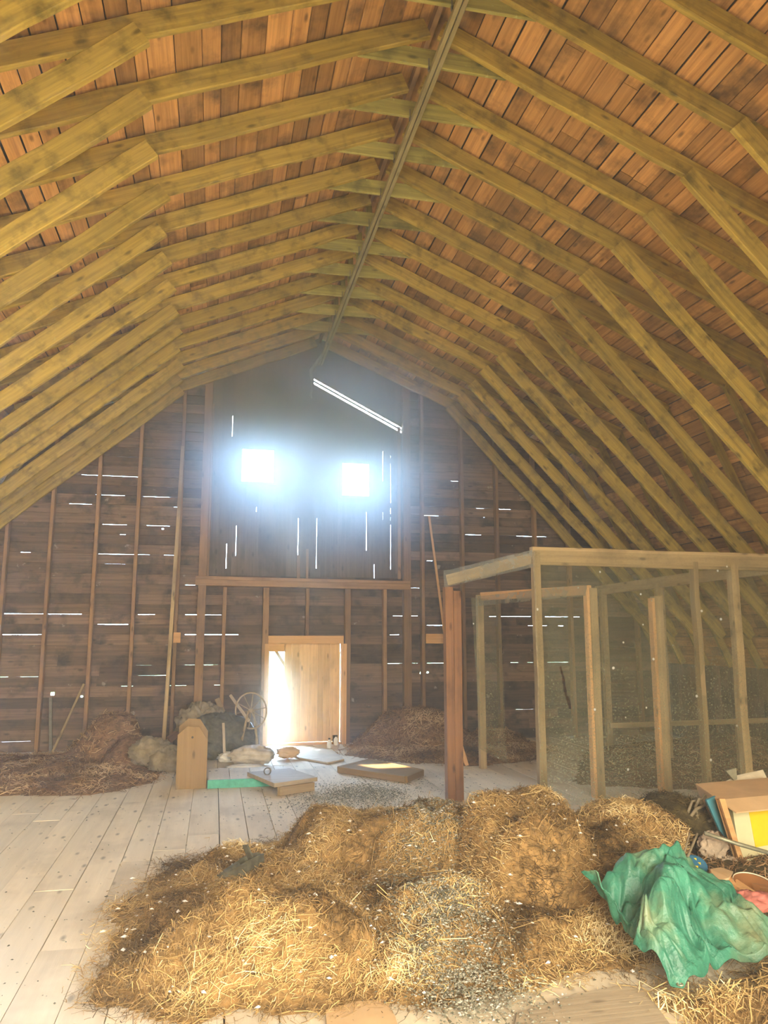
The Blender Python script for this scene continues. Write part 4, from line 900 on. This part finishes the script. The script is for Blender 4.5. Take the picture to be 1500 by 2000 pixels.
# wire wheel on its stand
c = at_y(490, 1388, 10.9); wr = .235
t = thing('wire_wheel', (c.x, c.y, 0), 'old thin rimmed spoked wheel on a crooked wooden stand left of the small door', 'wheel')
wx = Vector((.85, -.52, 0)).normalized(); wa = Vector((.52, .85, 0)).normalized(); wz = Vector((0, 0, 1))
mb = MB(); mb.tube([c + wx * (wr * math.cos(a)) + wz * (wr * math.sin(a)) for a in np.linspace(0, 6.283, 49)[:-1]], .011, 8, closed=True); mb.build('rim', M['wheelwood'], t, True)
mb = MB(); mb.lathe(c - wa * .05, [(0, 0), (.018, 0), (.028, .03), (.028, .07), (.018, .1), (0, .1)], 16, wa); mb.build('hub', M['wheelwood'], t, True)
for k in range(10): a = k * 2 * math.pi / 10 + .2; mb = MB(); mb.tube([c + (wx * math.cos(a) + wz * math.sin(a)) * .02, c + (wx * math.cos(a) + wz * math.sin(a)) * wr], .006, 6); mb.build('spoke', M['wheelwood'], t)
for s_, ex in ((-1, -.16), (1, .12)): mb = MB(); mb.tube([c + wa * .07 * s_, Vector((c.x + ex, c.y + .1 * s_, .01))], [.014, .022], 8); mb.build('stand_leg', M['wheelwood'], t, True)
# boards leaning among the junk
def lean(name, label, cat, a, b_, w, h, mat, up=(0, 1, 0)):
    mb = MB(); mb.beam(a, b_, w, h, up=up, seg=3, wob=.003); lo = a if a.z < b_.z else b_
    return tag(root(mb, name, M[mat], (lo.x, lo.y, max(0, lo.z))), label, cat)
def foot(x, y): p = at_z(x, y, 0); p.z = .01; return p
lean('broken_board', 'pale board leaning against the stand of the wire wheel', 'board', at_y(450, 1358, 11.3), at_y(486, 1408, 10.8), .04, .02, 'panel')
p = at_y(474, 1462, 10.9); p.z = .02
lean('broken_board', 'weathered board slanting down from the gable wall in front of the dark tarpaulin', 'board', at_y(424, 1365, 11.6), p, .07, .02, 'stall')
p = at_y(440, 1468, 10.6); p.z = .02
lean('broken_board', 'short upright board standing between the dark tarpaulin and the nest box', 'board', at_y(436, 1412, 10.7), p, .035, .02, 'panel')
p = at_y(330, 1440, 11.2); lean('dark_plank', 'long dark plank lying slanted from the feed sack up to the gable wall', 'plank', Vector((p.x, p.y, .22)), at_y(400, 1385, 11.85), .10, .03, 'post_dark')
lean('long_pole', 'long thin timber leaning upright against the gable wall above the feed sack', 'pole', Vector((foot(318, 1478).x, 11.2, .01)), at_y(357, 872, 11.90), .05, .035, 'stall')
lean('leaning_stick', 'grey stick leaning against the gable wall near the far left studs', 'stick', Vector((-2.10, 11.62, .02)), at_y(164, 1336, 11.93), .03, .03, 'stall')
lean('iron_bar', 'dark iron bar standing against the gable wall left of the leaning stick', 'bar', Vector((-2.14, 11.80, .02)), at_y(99, 1362, 11.93), .045, .03, 'iron')
q = at_y(838, 1008, 11.90); w_ = at_y(868, 1270, 11.88); e = q + (w_ - q) * ((q.z - .25) / (q.z - w_.z))
lean('leaning_strip', 'long thin pale strip of wood leaning on the gable wall right of the hay door', 'strip', Vector((e.x, 11.7, .3)), q, .035, .02, 'fresh')
e = at_z(912, 1497, 0); lean('loose_board', 'short orange board leaning on the back of the dark stall post', 'board', Vector((e.x, e.y, .01)), Vector((e.x - .10, e.y + .1, .42)), .05, .02, 'fresh')
# two white bottles and a dark boot by the foot of the door
for x, lab in ((643, 'white plastic bottle standing at the foot of the small door, nearer the hatch panel'), (656, 'white plastic bottle by the door jamb, behind and right of its twin')):
    b_ = at_z(x, 1462 if x < 650 else 1456, 0); bt = thing('plastic_bottle', (b_.x, b_.y, 0), lab, 'bottle', 'white bottles by the door')
    mb = MB(); mb.lathe((b_.x, b_.y, .003), [(0, 0), (.03, 0), (.033, .01), (.033, .09), (.014, .115), (.014, .125)], 16); mb.build('body', M['white_plastic'], bt, True)
    mb = MB(); mb.lathe((b_.x, b_.y, .127), [(0, 0), (.016, 0), (.016, .02), (0, .02)], 12); mb.build('cap', M['black'], bt)
b_ = at_z(655, 1452, 0); mb = MB(); mb.tube([(b_.x, b_.y + .05, .12), (b_.x, b_.y + .05, .05), (b_.x, b_.y - .02, .035), (b_.x + .01, b_.y - .1, .03)], [.045, .045, .04, .025], 12)
tag(root(mb, 'dark_boot', M['black'], (b_.x, b_.y, 0), smooth=True), 'dark boot standing against the door foot behind the white bottles', 'boot')

# ------------------------------------------------------------------ dust haze in the air: thin everywhere, with two tinted clouds added for glow at the gable
def haze(name, lo, hi, density, color, g, label, core=None):
    m = bpy.data.materials.new(name); m.use_nodes = True; nt = m.node_tree; nt.nodes.clear()
    out = nt.nodes.new('ShaderNodeOutputMaterial'); v = nt.nodes.new('ShaderNodeVolumeScatter')
    v.inputs['Density'].default_value = density; v.inputs['Color'].default_value = (*color, 1); v.inputs['Anisotropy'].default_value = g
    if core:                                                                          # a cloud: dense at its core, thinning to nothing at its edge
        (cx, cy, cz), (rx, ry, rz) = core
        ob = N(nt, 'ShaderNodeTexCoord').outputs['Object']; mp = N(nt, 'ShaderNodeMapping'); mp.vector_type = 'TEXTURE'
        mp.inputs['Location'].default_value = (cx, cy, cz); mp.inputs['Scale'].default_value = (rx, ry, rz); nt.links.new(ob, mp.inputs['Vector'])
        ln = N(nt, 'ShaderNodeVectorMath', operation='LENGTH'); nt.links.new(mp.outputs['Vector'], ln.inputs[0])
        mr = N(nt, 'ShaderNodeMapRange', interpolation_type='SMOOTHERSTEP'); nt.links.new(ln.outputs['Value'], mr.inputs['Value'])
        for i, x in enumerate((0.0, 1.0, density, 0.0)): mr.inputs[1 + i].default_value = x
        nt.links.new(mr.outputs['Result'], v.inputs['Density'])
    nt.links.new(v.outputs[0], out.inputs['Volume'])
    mb = MB(); mb.box(lo, hi, 0); o = mb.build(name, m); return tag(o, label, 'haze', None, 'stuff')
haze('dust_glow_haze', (-4.2, -2.9, .01), (7.3, 12.05, 6.4), .011, (.85, .92, 1.0), .55, 'faint dust haze filling the air of the whole loft')
haze('dust_glow_haze', (-2.0, 8.7, 1.6), (5.2, 12.08, 6.42), .75, (.55, .77, 1.0), .35, 'blue tinted haze added for the glow in front of the bright gable openings', ((1.4, 10.5, 4.4), (3.2, 1.75, 2.6)))
haze('dust_glow_haze', (-.6, 10.2, .02), (2.8, 12.08, 2.2), .30, (1.0, .90, .66), .55, 'warm tinted haze added for the glow inside the small open door', ((.98, 12.2, .7), (1.3, 1.6, 1.4)))
